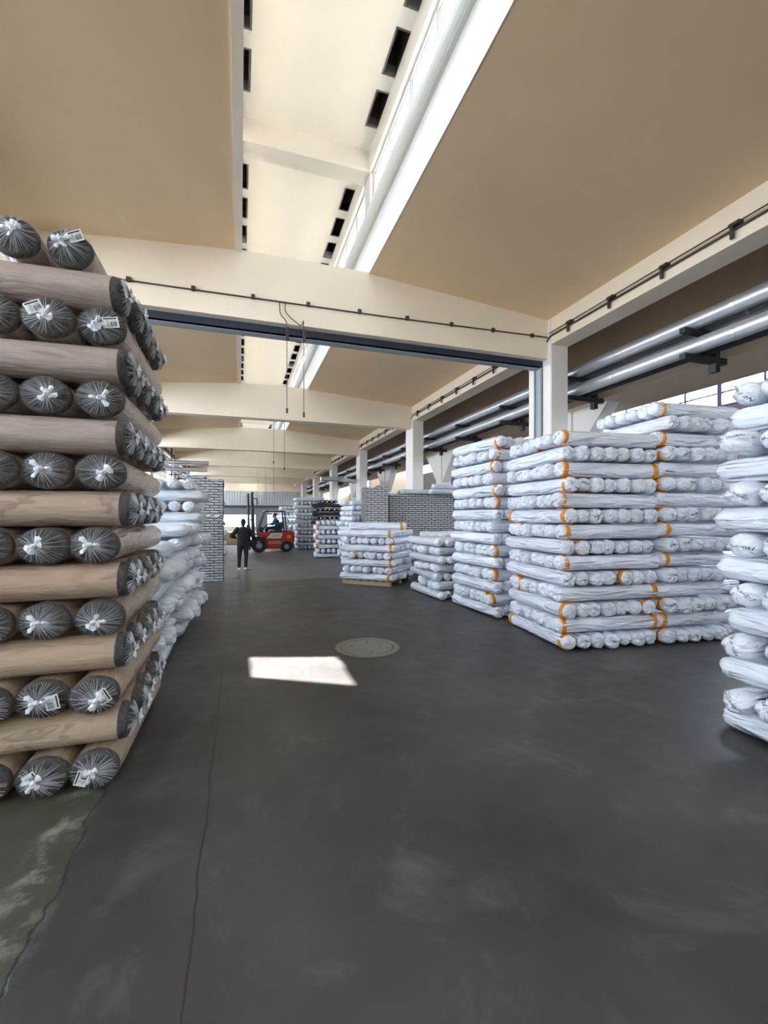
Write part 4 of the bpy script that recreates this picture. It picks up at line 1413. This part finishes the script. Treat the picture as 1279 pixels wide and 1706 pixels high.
def person(name, loc, rz, J, label, coat, pants, long_hair=False):
    root = empty(name, loc, rz)
    tag(root, label, 'person')
    V_ = {k: Vector(v) for k, v in J.items()}
    fc = Vector((J['face'][0], J['face'][1], 0)).normalized()
    lat = Vector((fc.y, -fc.x, 0))
    seated = J['anL'][2] > .3
    b_ = MB()
    P0, Wt, Ch, Nk = V_['pelvis'], V_['waist'], V_['chest'], V_['neck']
    loft(b_, [(P0 - Vector((0, 0, .06)), .13, .10), (P0, .155, .11), (Wt, .125, .095), (Ch, .15, .105), (Ch.lerp(Nk, .5), .14, .09), (Ch.lerp(Nk, .85), .06, .06)], fc)
    capsule(b_, Ch.lerp(Nk, .6), V_['head0'], .052, .050)
    H = V_['head1']
    ellipsoid(b_, H, .074, .092, .105, fc)
    ellipsoid(b_, H + fc * .022 - Vector((0, 0, .05)), .055, .066, .062, fc)
    capsule(b_, H + fc * .085 + Vector((0, 0, .005)), H + fc * .104 - Vector((0, 0, .022)), .009, .014, 10)
    for s2 in (-1, 1):
        ellipsoid(b_, H + lat * s2 * .078 - fc * .005, .012, .022, .032, fc, 10)
    for s_ in 'LR':
        sh, el, wr = V_['sh' + s_], V_['el' + s_], V_['wr' + s_]
        capsule(b_, sh, el, .048, .038); capsule(b_, el, wr, .038, .025)
        f = (wr - el).normalized()
        sd_ = lat - f * lat.dot(f)
        if sd_.length < .3: sd_ = Vector((0, 0, 1)) - f * f.z
        sd_.normalize()
        up = f.cross(sd_)
        thumb = 1 if s_ == 'L' else -1
        palm = wr + f * .06
        capsule(b_, wr, palm + f * .02, .026, .036, 12, .45, sd_)
        for q, Lf in enumerate((.060, .070, .066, .052)):
            b0 = palm + f * .035 + sd_ * (.030 - .020 * q) * thumb
            k0 = b0 + f * Lf * .55 - up * .012
            t0 = k0 + f * Lf * .35 - up * .026
            capsule(b_, b0, k0, .0095, .009, 8); capsule(b_, k0, t0, .009, .008, 8)
        t1 = wr + f * .035 + sd_ * .030 * thumb
        t2 = t1 + f * .035 + sd_ * .022 * thumb
        capsule(b_, t1, t2, .012, .010, 8); capsule(b_, t2, t2 + f * .026 - up * .008, .010, .009, 8)
        hp, kn, an, to = V_['hip' + s_], V_['kn' + s_], V_['an' + s_], V_['toe' + s_]
        capsule(b_, hp, kn, .082, .052); capsule(b_, kn, an, .052, .034); capsule(b_, an, to, .034, .028)
    fused('body', b_, M['skin'], root, .0085, 2)
    # jacket
    c_ = MB()
    hem = P0 - Vector((0, 0, .13)) if not seated else P0 + Vector((.01, 0, -.03))
    loft(c_, [(hem, .185, .135), (P0, .18, .13), (Wt, .160, .122), (Ch, .178, .13), (Ch.lerp(Nk, .45), .172, .115), (Ch.lerp(Nk, .8), .085, .08), (Ch.lerp(Nk, .98), .068, .066)], fc)
    for s_ in 'LR':
        sh, el, wr = V_['sh' + s_], V_['el' + s_], V_['wr' + s_]
        capsule(c_, sh, el, .072, .060); capsule(c_, el, el.lerp(wr, .93), .060, .042)
    fused('jacket', c_, coat, root, .013, 4)
    c_ = MB()
    loft(c_, [(P0 - Vector((0, 0, .10)), .14, .115), (P0, .162, .12), (P0 + Vector((0, 0, .06)), .15, .115)], fc)
    for s_ in 'LR':
        hp, kn, an = V_['hip' + s_], V_['kn' + s_], V_['an' + s_]
        capsule(c_, hp, kn, .098, .068); capsule(c_, kn, kn.lerp(an, .92), .066, .050)
    fused('trousers', c_, pants, root, .013, 4)
    for s_ in 'LR':
        an, to = V_['an' + s_], V_['toe' + s_]
        dn = (to - an); dn.z = 0; dn.normalize()
        z = Vector((0, 0, to.z - .005))
        c_ = MB()
        hl = Vector((an.x, an.y, 0)) - dn * .03 + z
        capsule(c_, hl + Vector((0, 0, .01)), hl + dn * .20, .040, .036, 14, .8)
        capsule(c_, Vector((an.x, an.y, an.z - .01)), hl + dn * .02 + Vector((0, 0, .02)), .042, .044, 14)
        fused('shoe', c_, M['shoe'], root, .009, 3)
    c_ = MB()
    ellipsoid(c_, H - fc * .022 + Vector((0, 0, .022)), .082, .088, .100, fc)
    if long_hair:
        ellipsoid(c_, H - fc * .055 - Vector((0, 0, .045)), .068, .045, .095, fc)
    fused('hair', c_, M['hair'], root, .010, 2)
    for s2 in (-1, 1):
        e_ = MB(); ellipsoid(e_, H + fc * .083 + lat * s2 * .030 + Vector((0, 0, .008)), .010, .008, .006, fc, 10)
        e_.build('eye', M['hair'], root, smooth=True)
    MB().bar(H + fc * .088 - lat * .018 - Vector((0, 0, .05)), H + fc * .088 + lat * .018 - Vector((0, 0, .05)), .006, .007).build('mouth', M['pink_tag'], root)
    return root


J = dict(pelvis=(0, 0, .90), waist=(0, 0, 1.04), chest=(0, .0, 1.22), neck=(0, .01, 1.37), head0=(.01, .03, 1.44), head1=(.015, .03, 1.51), head2=(.015, .025, 1.575), face=(.25, 1, 0),
         shL=(-.165, 0, 1.29), elL=(-.34, -.02, 1.08), wrL=(-.24, .19, 1.02), shR=(.165, 0, 1.29), elR=(.30, .02, 1.06), wrR=(.42, .20, .92),
         hipL=(-.085, 0, .84), knL=(-.105, .02, .46), anL=(-.115, -.01, .085), toeL=(-.13, .13, .035),
         hipR=(.085, 0, .84), knR=(.10, .03, .46), anR=(.085, .0, .085), toeR=(.20, .09, .035))
person('person', (.08, 14.45, 0), R(-3), J, 'person in a black jacket and black trousers standing with back turned, white shoes', M['jacket_dark'], M['black_cloth'], True)

# ------------------------------------------------------------------ forklift (faces -X)
fk = empty('forklift', (1.48, 21.7, 0), R(2))
tag(fk, 'red and black forklift seen from the side at the end of the aisle', 'forklift')
def F(name, mb_, mat, par=None, bevel=0.0, smooth=False, label=None):
    o_ = mb_.build(name, M[mat], par or fk, smooth=smooth, bevel=bevel)
    if label: o_['label'] = label
    return o_
F('chassis', MB().prism([(-.72, .95), (-.72, .42), (-.45, .16), (.42, .16), (.62, .50), (.62, .95)], -.46, .46), 'red', bevel=.03, label='red lower body side')
F('counterweight', MB().prism([(.50, .98), (.50, .42), (.62, .30), (.90, .34), (.98, .50), (.98, .92), (.90, 1.02), (.60, 1.02)], -.50, .50), 'red', bevel=.05, label='red rounded counterweight')
F('lower_counterweight', MB().box(.52, .94, -.47, .47, .16, .45), 'black_steel', bevel=.03)
F('side_panel', MB().prism([(-.32, .66), (-.10, .90), (.42, .90), (.34, .66)], -.475, -.455), 'cream_panel', bevel=0)
F('engine_cover', MB().prism([(-.25, .88), (-.15, 1.02), (.5, 1.02), (.55, .88)], -.34, .34), 'black_steel', bevel=.03)
F('tail_lamp', MB().box(.62, .80, -.515, -.495, .66, .80), 'lamp_orange')
F('mud_guard', MB().prism([(-.98, .62), (-.85, .74), (-.42, .74), (-.36, .60), (-.45, .62), (-.50, .68), (-.82, .68), (-.92, .60)], -.56, -.34), 'black_steel')
for (xw, rw, ww) in ((-.66, .33, .24), (.60, .26, .2)):
    for sy in (-1, 1):
        wb = MB().tube([(xw, sy * .52, rw), (xw, sy * (.52 - ww), rw)], rw, 28)
        wo_ = F('wheel', wb, 'tyre', bevel=0, smooth=True)
        F('hub', MB().tube([(xw, sy * .525, rw), (xw, sy * .50, rw)], rw * .42, 18), 'mid_grey', wo_)
for sy in (-.44, .44):
    F('guard_post', MB().bar((.60, sy, .98), (.50, sy, 1.92), .07, .06), 'black_steel')
    F('guard_post', MB().bar((-.72, sy, .90), (-.38, sy, 1.92), .06, .05), 'black_steel')
F('roof_guard', MB().box(-.42, .56, -.48, .48, 1.90, 1.96), 'black_steel', bevel=.015)
for i in range(7):
    F('roof_bar', MB().box(-.36 + .13 * i, -.33 + .13 * i, -.44, .44, 1.96, 1.985), 'black_steel')
F('seat', MB().box(.05, .42, -.24, .24, 1.0, 1.10).box(.34, .46, -.24, .24, 1.06, 1.42), 'black_steel', bevel=.03)
F('dashboard', MB().prism([(-.62, .90), (-.62, 1.18), (-.5, 1.22), (-.44, .90)], -.3, .3), 'black_steel', bevel=.01)
F('steering_column', MB().tube([(-.46, 0, 1.05), (-.32, 0, 1.22)], .022, 10), 'black_steel')
st_ = MB()
ring = []
for i in range(25):
    a_ = 2 * math.pi * i / 24
    v = Vector((math.cos(a_) * .15, math.sin(a_) * .15, 0))
    v.rotate(Matrix.Rotation(R(-38), 3, 'Y'))
    ring.append(Vector((-.32, 0, 1.22)) + v)
st_.tube(ring, .013, 8, False)
F('steering_wheel', st_, 'black_steel')
for sy in (-.30, .30):
    F('mast_rail', MB().bar((-.90, sy, .12), (-.96, sy, 2.82), .17, .08), 'black_steel')
    F('inner_rail', MB().bar((-1.06, sy * .8, .12), (-1.13, sy * .8, 2.76), .12, .08), 'black_steel')
    F('lift_cylinder', MB().tube([(-.84, sy * .85, .3), (-.90, sy * .85, 2.3)], .035, 10), 'mid_grey')
    F('tilt_cylinder', MB().tube([(-.90, sy, .95), (-.45, sy, .60)], .03, 10), 'mid_grey')
for z in (.5, 1.5, 2.76):
    F('mast_crosspiece', MB().box(-1.02, -.90, -.32, .32, z, z + .07), 'black_steel')
F('hose_bracket', MB().box(-.90, -.72, -.30, -.26, 2.50, 2.55).box(-.76, -.72, -.30, -.26, 2.2, 2.55), 'black_steel')
F('carriage', MB().box(-1.16, -1.08, -.42, .42, .42, .50).box(-1.16, -1.08, -.42, .42, .80, .88), 'black_steel')
F('load_backrest', MB().box(-1.18, -1.14, -.45, -.41, .42, 1.3).box(-1.18, -1.14, .41, .45, .42, 1.3).box(-1.18, -1.14, -.45, .45, 1.26, 1.3).box(-1.17, -1.15, -.15, -.12, .5, 1.26).box(-1.17, -1.15, .12, .15, .5, 1.26), 'black_steel')
for sy in (-.26, .26):
    F('fork', MB().box(-1.22, -1.17, sy - .06, sy + .06, .40, .88).box(-2.2, -1.17, sy - .06, sy + .06, .38, .42), 'black_steel')
def curve_mesh(cu):
    to = bpy.data.objects.new('t', cu)
    COL.objects.link(to)
    me = bpy.data.meshes.new_from_object(to.evaluated_get(bpy.context.evaluated_depsgraph_get()))
    bpy.data.objects.remove(to)
    return me


# side lettering, four characters
cu = bpy.data.curves.new('lettering', 'FONT')
cu.body = '杭州叉车'
cu.size = .155
cu.align_x = 'CENTER'
cu.extrude = .002
lo = mesh_obj('lettering', curve_mesh(cu), fk)
lo.location = (.06, -.466, .40)
lo.rotation_euler = (R(90), 0, 0)
lo.data.materials.append(M['cream_panel'])
cu = bpy.data.curves.new('panel_lettering', 'FONT')
cu.body = 'H2000'
cu.size = .14
cu.align_x = 'CENTER'
cu.extrude = .002
lo = mesh_obj('panel_lettering', curve_mesh(cu), fk)
lo.location = (.1, -.48, .73)
lo.rotation_euler = (R(90), 0, 0)
lo.data.materials.append(M['dark_grey'])

JD = dict(pelvis=(.22, 0, 1.15), waist=(.22, 0, 1.28), chest=(.17, 0, 1.46), neck=(.13, 0, 1.60), head0=(.10, 0, 1.66), head1=(.085, 0, 1.73), head2=(.09, 0, 1.795), face=(-1, -.1, -.1),
          shL=(.16, .16, 1.53), elL=(.02, .22, 1.32), wrL=(-.20, .12, 1.30), shR=(.16, -.16, 1.53), elR=(.0, -.20, 1.32), wrR=(-.20, -.12, 1.30),
          hipL=(.16, .09, 1.14), knL=(-.24, .12, 1.12), anL=(-.34, .12, .80), toeL=(-.46, .12, .76),
          hipR=(.16, -.09, 1.14), knR=(-.24, -.12, 1.12), anR=(-.34, -.12, .80), toeR=(-.46, -.12, .76))
person('person', (1.48, 21.7, 0), R(2), JD, 'driver in a blue jacket sitting on the forklift, seen in profile', M['jacket_blue'], M['black_cloth'])
# wooden load on the forks
pl_ = empty('wooden_pallet', (-.30, 21.7, .42))
tag(pl_, 'brown wooden pallet with boards carried on the forklift forks', 'pallet')
for i in range(6):
    MB().box(-.55 + .18 * i, -.42 + .18 * i, -.5, .5, .10, .125).build('deck_board', M['wood'], pl_)
for y in (-.48, -.05, .38):
    MB().box(-.55, .5, y, y + .1, 0, .10).build('runner', M['wood'], pl_)
cr_ = empty('wooden_crate', (-.30, 21.7, .545))
tag(cr_, 'low brown plank crate on the pallet beside the forklift mast', 'crate')
for i in range(3):
    MB().box(-.5, .45, -.46, -.44, .13 * i, .13 * i + .12).build('plank', M['wood'], cr_)
    MB().box(-.5, .45, .44, .46, .13 * i, .13 * i + .12).build('plank', M['wood'], cr_)
MB().box(-.5, .45, -.44, .44, 0, .36).build('panel', M['wood'], cr_)
